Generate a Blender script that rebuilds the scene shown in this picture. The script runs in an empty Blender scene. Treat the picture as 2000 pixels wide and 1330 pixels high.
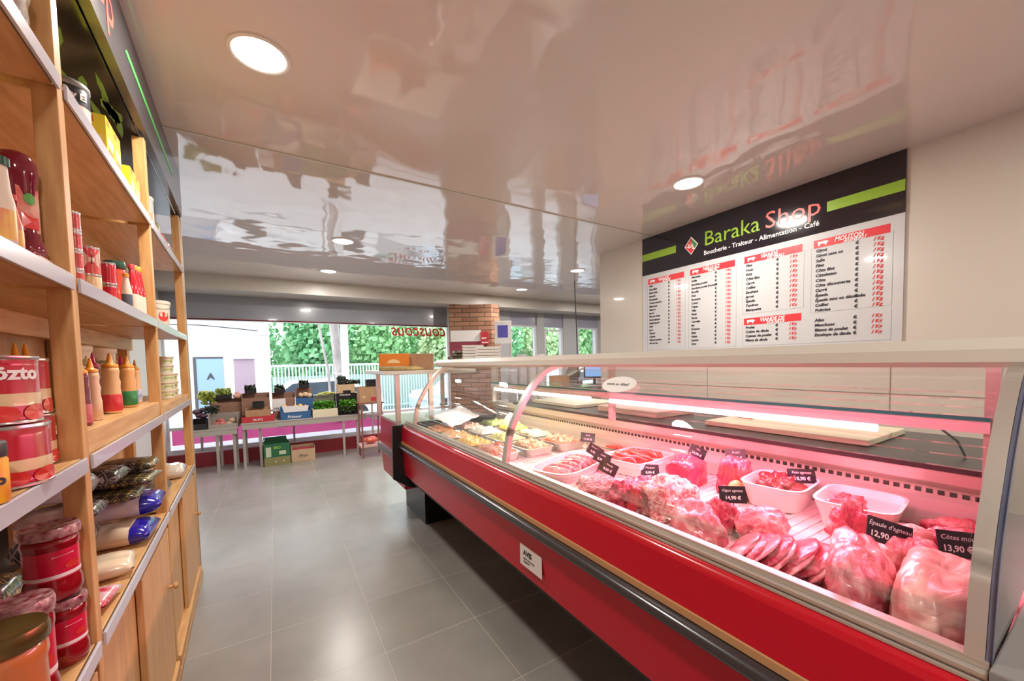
import bpy, bmesh, math, random
from mathutils import Vector, Matrix, noise
random.seed(7)
PI = math.pi
scn = bpy.context.scene
COL = scn.collection
# ------------------------------------------------------------------ camera
H = 1.32
cam = bpy.data.cameras.new('camera')
cam.sensor_width = 36; cam.sensor_fit = 'HORIZONTAL'
cam.lens = 759.4 * 36 / 2000
cam.shift_y = 78 / 2000
cam.clip_start = 0.02; cam.clip_end = 300
co = bpy.data.objects.new('camera', cam); COL.objects.link(co)
yaw, pitch, roll = math.radians(31.29), math.radians(-2.75), math.radians(-1.18)
Fv = Vector((math.sin(yaw)*math.cos(pitch), math.cos(yaw)*math.cos(pitch), math.sin(pitch)))
R0 = Vector((math.cos(yaw), -math.sin(yaw), 0)); U0 = R0.cross(Fv)
Rv = R0*math.cos(roll) + U0*math.sin(roll); Uv = -R0*math.sin(roll) + U0*math.cos(roll)
mw = Matrix((Rv, Uv, -Fv)).transposed().to_4x4(); mw.translation = Vector((0, 0, H))
co.matrix_world = mw
scn.camera = co
# ------------------------------------------------------------------ world, light, exposure
w = bpy.data.worlds.new('sky'); scn.world = w; w.use_nodes = True
bg = w.node_tree.nodes['Background']
bg.inputs['Color'].default_value = (0.86, 0.93, 1.0, 1); bg.inputs['Strength'].default_value = 3.6
scn.view_settings.view_transform = 'Standard'; scn.view_settings.look = 'None'
scn.view_settings.exposure = 0.0; scn.view_settings.gamma = 1.0; scn.view_settings.use_curve_mapping = False
SPOT_POWER = 26
TUBE_EMIT = 9.0
# ------------------------------------------------------------------ materials
def M(name, c, rough=.5, metal=0, var=0, scale=8, c2=None, bump=0, bscale=40, emit=None, es=1, coat=0, spec=.5, trans=0, alpha=1, stretch=None, sss=0, detail=3):
    m = bpy.data.materials.new(name); m.use_nodes = True
    nt = m.node_tree; b = nt.nodes['Principled BSDF']
    c = tuple(c)+(1,)
    b.inputs['Base Color'].default_value = c
    b.inputs['Roughness'].default_value = rough; b.inputs['Metallic'].default_value = metal
    b.inputs['Coat Weight'].default_value = coat; b.inputs['Specular IOR Level'].default_value = spec
    b.inputs['Transmission Weight'].default_value = trans; b.inputs['Alpha'].default_value = alpha
    if coat: b.inputs['Coat Roughness'].default_value = .05
    if emit: b.inputs['Emission Color'].default_value = tuple(emit)+(1,); b.inputs['Emission Strength'].default_value = es
    if sss: b.inputs['Subsurface Weight'].default_value = sss; b.inputs['Subsurface Radius'].default_value = (.02, .006, .004)
    if var or c2 or bump:
        tc = nt.nodes.new('ShaderNodeTexCoord'); mp = nt.nodes.new('ShaderNodeMapping')
        nt.links.new(tc.outputs['Object'], mp.inputs[0])
        if stretch: mp.inputs['Scale'].default_value = stretch
    if var or c2:
        n = nt.nodes.new('ShaderNodeTexNoise'); n.inputs['Scale'].default_value = scale; n.inputs['Detail'].default_value = detail
        nt.links.new(mp.outputs[0], n.inputs['Vector'])
        r = nt.nodes.new('ShaderNodeValToRGB')
        a = c2+(1,) if c2 else tuple(max(0, x*(1-var)) for x in c[:3])+(1,)
        r.color_ramp.elements[0].position = .35; r.color_ramp.elements[1].position = .65
        r.color_ramp.elements[0].color = a; r.color_ramp.elements[1].color = c
        nt.links.new(n.outputs['Fac'], r.inputs[0]); nt.links.new(r.outputs[0], b.inputs['Base Color'])
    if bump:
        n2 = nt.nodes.new('ShaderNodeTexNoise'); n2.inputs['Scale'].default_value = bscale; n2.inputs['Detail'].default_value = 2
        nt.links.new(mp.outputs[0], n2.inputs['Vector'])
        bp = nt.nodes.new('ShaderNodeBump'); bp.inputs['Strength'].default_value = 1; bp.inputs['Distance'].default_value = bump
        nt.links.new(n2.outputs['Fac'], bp.inputs['Height']); nt.links.new(bp.outputs[0], b.inputs['Normal'])
    return m
def glass(name, tint=(1, 1, 1), refl=1.0, rough=.0):
    m = bpy.data.materials.new(name); m.use_nodes = True; nt = m.node_tree; nt.nodes.clear()
    o = nt.nodes.new('ShaderNodeOutputMaterial'); mx = nt.nodes.new('ShaderNodeMixShader')
    t = nt.nodes.new('ShaderNodeBsdfTransparent'); g = nt.nodes.new('ShaderNodeBsdfGlossy')
    t.inputs[0].default_value = tint+(1,); g.inputs['Roughness'].default_value = rough
    f = nt.nodes.new('ShaderNodeFresnel'); f.inputs[0].default_value = 1.45
    mul = nt.nodes.new('ShaderNodeMath'); mul.operation = 'MULTIPLY'; mul.inputs[1].default_value = refl
    nt.links.new(f.outputs[0], mul.inputs[0]); nt.links.new(mul.outputs[0], mx.inputs[0])
    nt.links.new(t.outputs[0], mx.inputs[1]); nt.links.new(g.outputs[0], mx.inputs[2]); nt.links.new(mx.outputs[0], o.inputs[0])
    return m
def wood(name, c1, c2, sc=(1, 1, 1)):
    m = M(name, c1, rough=.45, c2=c2, scale=6, stretch=sc, spec=.35, detail=5)
    return m
WOODV = wood('pine_upright', (.62, .36, .14), (.49, .25, .085), (9, 9, 1.1))
WOODH = wood('pine_board', (.64, .39, .17), (.51, .28, .105), (9, 1.0, 9))
WOODD = wood('pine_door', (.64, .38, .17), (.54, .29, .115), (5, 5, .7))
WHITE = M('white_plastic', (.78, .76, .73), .35)
PRICE = M('grey_price_strip', (.50, .50, .55), .25, coat=.3)
STEEL = M('stainless_steel', (.62, .60, .57), .28, metal=.9)
ALU = M('anodised_aluminium', (.55, .51, .45), .33, metal=.55)
DKGREY = M('dark_grey_plastic', (.05, .05, .055), .35)
BLACK = M('black_plastic', (.012, .012, .014), .3)
RED = M('red_laminate', (.48, .002, .020), .30, spec=.4)
REDTOP = M('glossy_red_metal', (.48, .005, .016), .2, coat=.4)
CREAM = M('cream_enamel', (.60, .57, .50), .3)
TRIM = M('wood_trim', (.50, .27, .12), .5)
CARD = M('brown_cardboard', (.46, .27, .15), .8, var=.15, scale=12)
CARDL = M('light_cardboard', (.60, .42, .26), .8, var=.12, scale=12)
CARDD = M('dark_cardboard', (.30, .16, .11), .8, var=.15, scale=12)
GREENB = M('green_carton', (.02, .14, .06), .6)
BLUEB = M('blue_carton', (.03, .12, .30), .6)
REDB = M('red_carton', (.50, .03, .04), .6)
GLASSW = glass('window_glass', (1, 1, 1), .5)
GLASSC = glass('case_glass', (.99, .995, .99), .2)
GLASSE = M('green_glass_edge', (.03, .20, .18), .15)
def flat(n, c, r=.6, **k): return M(n, c, r, **k)
# ------------------------------------------------------------------ mesh builder
class B:
    def __init__(s): s.v = []; s.f = []; s.m = []; s.cur = 0
    def add(s, vs, fs):
        k = len(s.v); s.v += [tuple(v) for v in vs]
        for f in fs: s.f.append([i+k for i in f]); s.m.append(s.cur)
        return s
    def box(s, x0, x1, y0, y1, z0, z1):
        vs = [(x, y, z) for z in (z0, z1) for y in (y0, y1) for x in (x0, x1)]
        return s.add(vs, [(0, 2, 3, 1), (4, 5, 7, 6), (0, 1, 5, 4), (2, 6, 7, 3), (0, 4, 6, 2), (1, 3, 7, 5)])
    def prism(s, pts, axis, a, b):
        def P(p, t): return {'x': (t, p[0], p[1]), 'y': (p[0], t, p[1]), 'z': (p[0], p[1], t)}[axis]
        n = len(pts); vs = [P(p, a) for p in pts]+[P(p, b) for p in pts]
        fs = [tuple(range(n)), tuple(range(2*n-1, n-1, -1))]+[(i, i+n, (i+1) % n+n, (i+1) % n) for i in range(n)]
        return s.add(vs, fs)
    def strip(s, pts, th, axis, a, b):   # thin shell following an open 2D line, with thickness
        out = []
        for i, p in enumerate(pts):
            q0 = pts[max(0, i-1)]; q1 = pts[min(len(pts)-1, i+1)]
            d = (q1[0]-q0[0], q1[1]-q0[1]); l = math.hypot(*d) or 1
            out.append((p[0]-d[1]/l*th, p[1]+d[0]/l*th))
        for i in range(len(pts)-1):
            s.prism([pts[i], pts[i+1], out[i+1], out[i]], axis, a, b)
        return s
    def lathe(s, prof, n=20, cx=0, cy=0, z0=0, sx=1, sy=1, cap=True):
        vs = []
        for r, z in prof:
            for i in range(n):
                a = 2*PI*i/n; vs.append((cx+r*sx*math.cos(a), cy+r*sy*math.sin(a), z0+z))
        fs = [(j*n+i, j*n+(i+1) % n, (j+1)*n+(i+1) % n, (j+1)*n+i) for j in range(len(prof)-1) for i in range(n)]
        if cap: fs += [tuple(range(n-1, -1, -1)), tuple((len(prof)-1)*n+i for i in range(n))]
        return s.add(vs, fs)
    def tube(s, pts, r, n=10, r1=None):
        pts = [Vector(p) for p in pts]; m = len(pts); vs = []
        for i, p in enumerate(pts):
            d = (pts[min(m-1, i+1)]-pts[max(0, i-1)]).normalized()
            u = d.orthogonal().normalized() if i == 0 else (u - d*u.dot(d)).normalized()
            v = d.cross(u); rr = r if r1 is None else r+(r1-r)*i/(m-1)
            if callable(r): rr = r(i/(m-1))
            for k in range(n):
                a = 2*PI*k/n; vs.append(p+u*rr*math.cos(a)+v*rr*math.sin(a))
        fs = [(j*n+k, j*n+(k+1) % n, (j+1)*n+(k+1) % n, (j+1)*n+k) for j in range(m-1) for k in range(n)]
        fs += [tuple(range(n-1, -1, -1)), tuple((m-1)*n+k for k in range(n))]
        return s.add(vs, fs)
    def ell(s, c, r, nu=16, nv=10, fn=None):
        vs = []
        for j in range(nv+1):
            t = PI*j/nv
            for i in range(nu):
                a = 2*PI*i/nu; d = Vector((math.sin(t)*math.cos(a), math.sin(t)*math.sin(a), math.cos(t)))
                k = fn(d) if fn else 1
                vs.append((c[0]+r[0]*d.x*k, c[1]+r[1]*d.y*k, c[2]+r[2]*d.z*k))
        return s.add(vs, [(j*nu+i, (j+1)*nu+i, (j+1)*nu+(i+1) % nu, j*nu+(i+1) % nu) for j in range(nv) for i in range(nu)])
    def grid(s, fn, nu, nv):
        vs = [fn(i/nu, j/nv) for j in range(nv+1) for i in range(nu+1)]
        return s.add(vs, [(j*(nu+1)+i, j*(nu+1)+i+1, (j+1)*(nu+1)+i+1, (j+1)*(nu+1)+i) for j in range(nv) for i in range(nu)])
    def build(s, name, mats, parent=None, smooth=False, bev=0, sub=0, solid=0, loc=None, label=None):
        me = bpy.data.meshes.new(name); me.from_pydata(s.v, [], s.f)
        if not isinstance(mats, (list, tuple)): mats = [mats]
        for m in mats: me.materials.append(m)
        for p, mi in zip(me.polygons, s.m): p.material_index = mi
        bm = bmesh.new(); bm.from_mesh(me); bmesh.ops.remove_doubles(bm, verts=bm.verts, dist=1e-5)
        bmesh.ops.recalc_face_normals(bm, faces=bm.faces); bm.to_mesh(me); bm.free()
        if smooth:
            for p in me.polygons: p.use_smooth = True
            me.set_sharp_from_angle(angle=math.radians(40 if smooth is True else smooth))
        o = bpy.data.objects.new(name, me); COL.objects.link(o)
        if loc: o.location = loc
        if bev:
            md = o.modifiers.new('bevel', 'BEVEL'); md.width = bev; md.segments = 2; md.limit_method = 'ANGLE'
        if solid:
            md = o.modifiers.new('solid', 'SOLIDIFY'); md.thickness = solid
        if sub:
            md = o.modifiers.new('sub', 'SUBSURF'); md.levels = sub; md.render_levels = sub
        if parent: o.parent = parent
        if label: o['label'] = label
        return o
def tag(o, label, cat, group=None, kind=None):
    o['label'] = label; o['category'] = cat
    if group: o['group'] = group
    if kind: o['kind'] = kind
    return o
def thing(name, label, cat, loc=(0, 0, 0), rz=0, group=None, rot=None):
    o = bpy.data.objects.new(name, None); COL.objects.link(o); o.location = loc
    o.rotation_euler = rot if rot else (0, 0, rz)
    o.empty_display_size = .05
    return tag(o, label, cat, group)
def struct(b, name, mat, **k):
    o = b.build(name, mat, **k)
    if not k.get('parent'): o['kind'] = 'structure'
    return o
def dup(root, loc=None, rz=None, label=None, group=None):
    r = root.copy(); COL.objects.link(r)
    if loc is not None: r.location = loc
    if rz is not None: r.rotation_euler = (0, 0, rz)
    if label: r['label'] = label
    if group: r['group'] = group
    for ch in root.children:
        c = ch.copy(); COL.objects.link(c); c.parent = r
        for g in ch.children:
            d = g.copy(); COL.objects.link(d); d.parent = c
    return r
def text(s, size, mat, parent, loc, rot, name='lettering', align='LEFT', ext=.0006, sx=1, line=1.0, bold=0, shear=0):
    cu = bpy.data.curves.new(name, 'FONT'); cu.body = s; cu.size = size; cu.extrude = ext; cu.align_x = align
    cu.space_line = line; cu.offset = bold; cu.resolution_u = 2; cu.shear = shear
    t = bpy.data.objects.new('tmp', cu); COL.objects.link(t)
    me = bpy.data.meshes.new_from_object(t); me.name = name
    bpy.data.objects.remove(t); me.materials.clear(); me.materials.append(mat)
    o = bpy.data.objects.new(name, me); COL.objects.link(o)
    o.location = loc; o.rotation_euler = rot; o.scale = (sx, 1, 1)
    if parent: o.parent = parent
    return o
# shelf frame: s = towards the aisle, t = along the shelf
SA = math.radians(-3.04); SROT = -SA
SX = Vector((math.cos(SA), -math.sin(SA), 0)); SY = Vector((math.sin(SA), math.cos(SA), 0))
def S(s, t, z=0): return tuple(SX*s + SY*t + Vector((0, 0, z)))
# ================================================================== THE SETTING
def tile_mat():
    m = bpy.data.materials.new('grey_floor_tiles'); m.use_nodes = True; nt = m.node_tree; b = nt.nodes['Principled BSDF']
    tc = nt.nodes.new('ShaderNodeTexCoord'); mp = nt.nodes.new('ShaderNodeMapping')
    nt.links.new(tc.outputs['Object'], mp.inputs[0])
    mp.inputs['Rotation'].default_value = (0, 0, PI/2); 
    br = nt.nodes.new('ShaderNodeTexBrick'); nt.links.new(mp.outputs[0], br.inputs['Vector'])
    br.inputs['Scale'].default_value = 1; br.inputs['Brick Width'].default_value = .45; br.inputs['Row Height'].default_value = .45
    br.inputs['Mortar Size'].default_value = .0022; br.offset = .0; br.inputs['Mortar Smooth'].default_value = .3
    br.inputs['Color1'].default_value = (.165, .160, .140, 1); br.inputs['Color2'].default_value = (.19, .18, .165, 1); br.inputs['Mortar'].default_value = (.30, .285, .25, 1)
    mp.inputs['Location'].default_value = (-.015, .072, 0)
    n = nt.nodes.new('ShaderNodeTexNoise'); n.inputs['Scale'].default_value = 2.2; n.inputs['Detail'].default_value = 4
    nt.links.new(tc.outputs['Object'], n.inputs['Vector'])
    mx = nt.nodes.new('ShaderNodeMixRGB'); mx.blend_type = 'MULTIPLY'; mx.inputs[0].default_value = .5
    nt.links.new(br.outputs[0], mx.inputs[1]); nt.links.new(n.outputs['Fac'], mx.inputs[2])
    sc = nt.nodes.new('ShaderNodeMixRGB'); sc.blend_type = 'MULTIPLY'; sc.inputs[0].default_value = 1; sc.inputs[2].default_value = (2.1, 2.1, 2.1, 1)
    nt.links.new(mx.outputs[0], sc.inputs[1]); nt.links.new(sc.outputs[0], b.inputs['Base Color'])
    b.inputs['Roughness'].default_value = .27; b.inputs['Specular IOR Level'].default_value = .5
    bp = nt.nodes.new('ShaderNodeBump'); bp.invert = True; bp.inputs['Distance'].default_value = .001
    nt.links.new(br.outputs['Fac'], bp.inputs['Height']); nt.links.new(bp.outputs[0], b.inputs['Normal'])
    return m
struct(B().box(-1.3, 8.6, -3.0, 6.78, -.1, 0), 'floor', tile_mat())
def ceil_mat(name, wav, ws, ior=1.6):
    m = bpy.data.materials.new(name); m.use_nodes = True; nt = m.node_tree; b = nt.nodes['Principled BSDF']
    b.inputs['Base Color'].default_value = (.72, .635, .60, 1)
    b.inputs['Roughness'].default_value = .05; b.inputs['IOR'].default_value = ior
    tc = nt.nodes.new('ShaderNodeTexCoord')
    n = nt.nodes.new('ShaderNodeTexNoise'); n.inputs['Scale'].default_value = ws; n.inputs['Detail'].default_value = 1.5
    nt.links.new(tc.outputs['Object'], n.inputs['Vector'])
    bp = nt.nodes.new('ShaderNodeBump'); bp.inputs['Distance'].default_value = wav; bp.inputs['Strength'].default_value = 1
    nt.links.new(n.outputs['Fac'], bp.inputs['Height']); nt.links.new(bp.outputs[0], b.inputs['Normal'])
    return m
CEILA = ceil_mat('stretch_ceiling_near', .020, 1.6); CEILB = ceil_mat('stretch_ceiling_far', .010, 2.4, 2.1)
# two stretched sheets that meet in a seam
struct(B().box(-1.3, 8.6, -3.0, 2.535, 2.5, 2.56), 'ceiling', CEILA)
struct(B().box(-1.3, 8.6, 2.535, 6.9, 2.5, 2.56), 'ceiling', CEILB)
struct(B().box(-.62, 3.15, 2.528, 2.542, 2.494, 2.5), 'trim_1', CREAM)
WALL = M('white_wall_panels', (.66, .60, .52), .25, spec=.4, coat=.15)
WALLP = M('painted_wall', (.62, .60, .58), .5)
b = B().box(3.17, 3.5, -3.0, 3.26, 0, 2.5)
struct(b, 'wall_right', WALL)
g = B()
for z in (1.08,): g.box(3.1675, 3.172, -3, 3.26, z-.0015, z+.0015)
for y in (-.35, .816, 1.98, 3.14): g.box(3.1675, 3.172, y-.0015, y+.0015, .9, 1.40)
struct(g, 'trim_2', M('panel_joint', (.22, .19, .16), .6))
# left wall behind the shelves
pts = [S(-.66, -3.2), S(-.66, 3.24), S(-.8, 3.24), S(-.8, -3.2)]
struct(B().prism([(p[0], p[1]) for p in pts], 'z', 0, 2.5), 'wall_left', WALLP)
pts = [S(-.8, 3.0), (-1.25, 6.78), (-1.35, 6.78), S(-.95, 3.0)]
struct(B().prism([(p[0], p[1]) for p in pts], 'z', 0, 2.5), 'wall_left', WALLP)
struct(B().box(-1.3, 8.6, -3.1, -3.0, 0, 2.5), 'wall_back', WALLP)
struct(B().box(8.5, 8.6, -3.0, 6.9, 0, 2.5), 'wall_east', WALLP)
# beam and shutter box above the shop window
struct(B().box(-1.3, 8.6, 6.15, 6.72, 2.315, 2.5), 'trim_3', M('beam_paint', (.60, .56, .50), .35))
HEAD = M('grey_shutter_box', (.30, .32, .36), .18, coat=.3)
struct(B().box(-1.3, 2.78, 6.66, 6.78, 1.985, 2.315), 'trim_4', HEAD)
struct(B().box(2.78, 8.6, 6.66, 6.78, 2.03, 2.315), 'trim_5', M('lilac_header', (.42, .42, .52), .2, coat=.3))
# front: red curb, sill, frames, panes
CURB = M('dark_red_curb', (.30, .022, .035), .45)
struct(B().box(-1.3, 3.0, 6.53, 6.80, 0, .19), 'trim_6', CURB)
SILL = M('pale_sill', (.62, .60, .66), .4)
struct(B().box(-1.3, 3.0, 6.56, 6.80, .19, .205), 'trim_7', SILL)
FR = M('white_window_frame', (.70, .70, .72), .35)
def window(n, x0, x1, z0, z1, bars=(), rails=(), w=.05, y0=6.64, y1=6.70):
    f = B().box(x0, x0+w, y0, y1, z0, z1).box(x1-w, x1, y0, y1, z0, z1).box(x0+w, x1-w, y0, y1, z0, z0+w).box(x0+w, x1-w, y0, y1, z1-w*.6, z1)
    for bx in bars: f.box(bx-.02, bx+.02, y0, y1, z0+w, z1-w*.6)
    for rz_ in rails: f.box(x0+w, x1-w, y0+.005, y1-.005, rz_-.02, rz_+.02)
    fo = struct(f, n, FR)
    gl = B().box(x0+w, x1-w, 6.668, 6.674, z0+w, z1-w*.6).build('window_pane', GLASSW, parent=fo)
    return fo
window('window_1', -1.25, 2.72, .205, 1.985, bars=(), rails=(.52,), w=.035)
struct(B().box(2.70, 2.79, 6.60, 6.76, .0, 2.32), 'trim_8', FR)
struct(B().box(-1.3, 2.7, 6.640, 6.655, 1.972, 1.99), 'trim_9', M('red_awning_edge', (.55, .05, .06), .5))
wallf = M('front_wall_paint', (.48, .48, .50), .4)
struct(B().box(2.79, 4.00, 6.62, 6.80, 0, 2.32), 'wall_front', wallf)
for k, (xa, xb) in enumerate(((4.66, 4.84), (5.35, 5.75))):
    struct(B().box(xa, xb, 6.62, 6.80, 0, 2.32), 'wall_front', wallf)
struct(B().box(6.35, 8.6, 6.62, 6.80, 0, 2.32), 'wall_front', wallf)
window('window_2', 4.00, 4.66, .2, 2.05)
window('window_3', 4.84, 5.35, .0, 1.98)
window('window_4', 5.75, 6.35, .2, 2.05)
# brick column with a chamfered corner
def brick_mat():
    m = bpy.data.materials.new('brick_cladding'); m.use_nodes = True; nt = m.node_tree; b = nt.nodes['Principled BSDF']
    tc = nt.nodes.new('ShaderNodeTexCoord'); br = nt.nodes.new('ShaderNodeTexBrick')
    nt.links.new(tc.outputs['UV'], br.inputs['Vector'])
    br.inputs['Scale'].default_value = 1; br.inputs['Brick Width'].default_value = .26; br.inputs['Row Height'].default_value = .075
    br.inputs['Mortar Size'].default_value = .006
    br.inputs['Color1'].default_value = (.42, .22, .13, 1); br.inputs['Color2'].default_value = (.27, .13, .075, 1); br.inputs['Mortar'].default_value = (.09, .055, .04, 1)
    nt.links.new(br.outputs[0], b.inputs['Base Color']); b.inputs['Roughness'].default_value = .8
    bp = nt.nodes.new('ShaderNodeBump'); bp.invert = True; bp.inputs['Distance'].default_value = .008
    nt.links.new(br.outputs['Fac'], bp.inputs['Height']); nt.links.new(bp.outputs[0], b.inputs['Normal'])
    return m
def uv_walls(o):   # u = running length along the wall, v = height
    me = o.data; uv = me.uv_layers.new(name='UV')
    for p in me.polygons:
        n = p.normal; t = Vector((-n.y, n.x, 0))
        for li in p.loop_indices:
            c = me.vertices[me.loops[li].vertex_index].co
            uv.data[li].uv = (c.dot(t), c.z)
col = B().prism([(2.58, 6.27), (3.2, 5.9), (3.385, 5.95), (3.5, 6.6), (2.75, 6.6)], 'z', 0, 2.312)
col = col.build('brick_column', brick_mat()); uv_walls(col)
tag(col, 'brick clad column standing under the beam behind the counter', 'column')
# ================================================================== CEILING LIGHTS
DISC = M('lit_diffuser', (1, 1, 1), .5, emit=(1.0, .93, .84), es=5)
def ceiling_light(x, y, label, r=.092, seen=True, p=None):
    t = thing('ceiling_light', label, 'ceiling light', (x, y, 2.5), group=None)
    B().lathe([(r+.012, 0), (r+.010, -.006), (r, -.009), (r-.004, -.006), (r-.004, -.002)], 32, cap=False).build('light_ring', WHITE, t, smooth=True)
    B().lathe([(r-.004, -.004), (r-.02, -.0065), (.001, -.0075)], 32).build('diffuser', DISC, t, smooth=True)
    l = bpy.data.lights.new('downlight', 'AREA'); l.shape = 'DISK'; l.size = r*2; l.energy = p or SPOT_POWER; l.color = (1, .93, .86)
    lo = bpy.data.objects.new('downlight', l); COL.objects.link(lo); lo.parent = t; lo.location = (0, 0, -.012)
    return t
ceiling_light(0, 1.787, 'large bright round ceiling light above the aisle, nearest the camera')
ceiling_light(2.43, 1.66, 'round ceiling light in front of the price board')
ceiling_light(.60, 4.03, 'round ceiling light beyond the seam, above the middle of the aisle')
ceiling_light(.62, 5.38, 'small round ceiling light close to the shop window beam')
ceiling_light(3.50, 5.39, 'round ceiling light in front of the brick column, over the back area')
ceiling_light(3.44, 3.95, 'round ceiling light just beyond the end of the white wall')
for x, y in ((0, -.6), (2.43, -.8), (5.8, 2.5), (5.8, 5.2)):
    ceiling_light(x, y, 'round recessed ceiling light elsewhere in the shop', r=.085)['group'] = 'ceiling lights out of view'
# ================================================================== BUTCHER'S DISPLAY CASE
def smooth_profile(pts, n=5):
    out = []
    for i in range(len(pts)-1):
        p0 = pts[max(0, i-1)]; p1 = pts[i]; p2 = pts[i+1]; p3 = pts[min(len(pts)-1, i+2)]
        for k in range(n):
            t = k/n
            out.append(tuple(.5*(2*p1[j]+(p2[j]-p0[j])*t+(2*p0[j]-5*p1[j]+4*p2[j]-p3[j])*t*t+(3*p1[j]-p0[j]-3*p2[j]+p3[j])*t**3) for j in (0, 1)))
    return out+[pts[-1]]
GP = smooth_profile([(.848, .875), (.876, 1.01), (.93, 1.115), (.99, 1.2), (1.05, 1.262), (1.10, 1.292), (1.17, 1.308)])
Y0, YM, Y1, YE = .117, 1.478, 2.80, 2.995
case = thing('display_case', 'long red butcher display case with curved glass and meat inside', 'display case', (0, 0, 0))
B().prism([(.818, .826), (.812, .725), (.822, .723), (.83, .82)], 'y', .106, YE).prism([(.812, .668), (.832, .452), (.842, .452), (.824, .668)], 'y', .106, YE).build('front_panel', RED, case)
B().prism([(.818, .826), (.822, .838), (.832, .845), (.85, .846), (.85, .83), (.83, .82)], 'y', .106, YE).build('top_edge', REDTOP, case, smooth=True)
B().box(.806, .826, .106, YE, .706, .724).build('wood_strip', TRIM, case)
b = B(); b.prism([(.797+.021*math.cos(a), .688+.018*math.sin(a)) for a in [2*PI*k/16 for k in range(16)]], 'y', .106, YE-.01)
b.build('bumper_rail', M('bumper_rubber', (.03, .03, .032), .22, spec=.7), case, smooth=True)
b = B().box(.835, .858, .106, YE, .846, .853).box(.841, .861, .106, YE, .853, .858).box(.836, .866, .106, YE, .858, .866).box(.848, .872, .106, YE, .866, .878)
b.build('glass_rail', ALU, case, bev=.0015)
B().box(.87, 1.655, .106, YE, .40, .775).build('insulated_body', M('dark_case_body', (.03, .03, .032), .6), case)
B().box(.832, .875, .106, YE, .452, .47).build('bottom_lip', BLACK, case)
B().box(1.25, 1.60, .15, YE-.1, 0, .40).build('plinth', BLACK, case)
for y in (.25, 1.5, 2.7): B().tube([(1.3, y, 0), (1.3, y, .41)], .018, 12).build('foot', BLACK, case)
B().prism([(.745, .852), (.83, .845), (.86, .86), (1.7, .86), (1.7, .34), (.94, .335), (.855, .355), (.738, .435)], 'y', YE, YE+.03).build('end_panel', BLACK, case, bev=.004)
for y in (Y0, YM, Y1):
    hw = .016 if y > 1 else .010
    b = B().strip([(p[0], p[1]) for p in GP], -.022, 'y', y+.004-hw, y+.004+hw)
    b.build('curved_frame_bar', ALU, case, smooth=True)
for a, c in ((Y0+.017, YM-.017), (YM+.017, Y1-.017)):
    B().strip(GP, -.006, 'y', a, c).build('curved_glass', GLASSC, case, smooth=True)
# side glass pane at the near end and the far end
side = GP+[(1.60, 1.30), (1.60, .98), (.88, .86)]
B().prism(side, 'y', .1045, .106).build('side_glass', glass('tinted_side_glass', (.75, .80, .86), 1.6), case)
B().prism([(p[0]+.004, p[1]) for p in GP]+[(p[0]+.016, p[1]-.004) for p in reversed(GP)], 'y', .104, .1105).build('edge_trim', M('blue_grey_trim', (.22, .25, .36), .2, metal=.5), case, smooth=True)
B().prism([(1.10, 1.292), (1.092, 1.302), (1.092, 1.325), (1.11, 1.346), (1.40, 1.346), (1.42, 1.335), (1.42, 1.30), (1.17, 1.302)], 'y', .112, 2.98).build('canopy', CREAM, case, smooth=30)
for y in (.2, YM, 2.78):
    B().box(1.50, 1.53, y-.012, y+.012, 1.0, 1.30).build('stanchion', ALU, case)
# display deck
deck = M('pale_steel_deck', (.72, .64, .60), .3, metal=.25, bump=.0)
b = B().box(.862, 1.66, Y0, YE, .775, .797)
for k in range(0, 96):
    y = Y0+.02+k*.03
    b.box(.885, 1.64, y, y+.012, .797, .800)
b.build('deck', deck, case)
b = B().box(1.648, 1.66, Y0, YE, .80, .925).prism([(1.648, .925), (1.62, .945), (1.60, .985), (1.66, .985), (1.66, .925)], 'y', Y0, YE)
b.build('back_panel', M('pale_back_panel', (.66, .60, .54), .3, metal=.2), case)
b = B()
for k in range(118):
    y = Y0+.04+k*.024
    b.box(1.6465, 1.65, y, y+.014, .905, .918)
b.build('vent_slots', BLACK, case)['kind'] = 'stuff'
B().box(1.598, 2.22, Y0, 2.62, .985, 1.0).build('worktop', M('black_worktop', (.035, .033, .036), .28), case)
B().box(1.665, 2.18, Y0, YE, 0, .984).build('rear_cabinet', M('rear_steel', (.45, .43, .40), .35, metal=.5), case)
B().box(1.49, 1.82, .2, 2.78, 1.150, 1.158).build('glass_shelf', GLASSC, case)
B().box(1.484, 1.49, .2, 2.78, 1.149, 1.159).build('shelf_edge', GLASSE, case)
B().box(1.488, 1.53, .2, 2.78, 1.118, 1.148).build('lamp_housing', M('pale_lamp_housing', (.62, .52, .50), .3), case)
PINKE = M('pink_tube', (1, .8, .85), .4, emit=(1, .42, .50), es=TUBE_EMIT)
WARME = M('warm_tube', (1, .95, .85), .4, emit=(1, .86, .68), es=TUBE_EMIT*.8)
def tube_lamp(y0, y1, mat, colr, e):
    o = B().tube([(1.492, y0, 1.105), (1.492, y1, 1.105)], .011, 12).build('lamp_tube', mat, case, smooth=True)
    l = bpy.data.lights.new('tube_light', 'AREA'); l.shape = 'RECTANGLE'; l.size = .02; l.size_y = y1-y0; l.energy = e; l.color = colr
    lo = bpy.data.objects.new('tube_light', l); COL.objects.link(lo); lo.parent = case
    lo.location = (1.475, (y0+y1)/2, 1.09); lo.rotation_euler = (0, math.radians(35), 0)
tube_lamp(.41, 1.47, PINKE, (1, .22, .36), 13)
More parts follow.
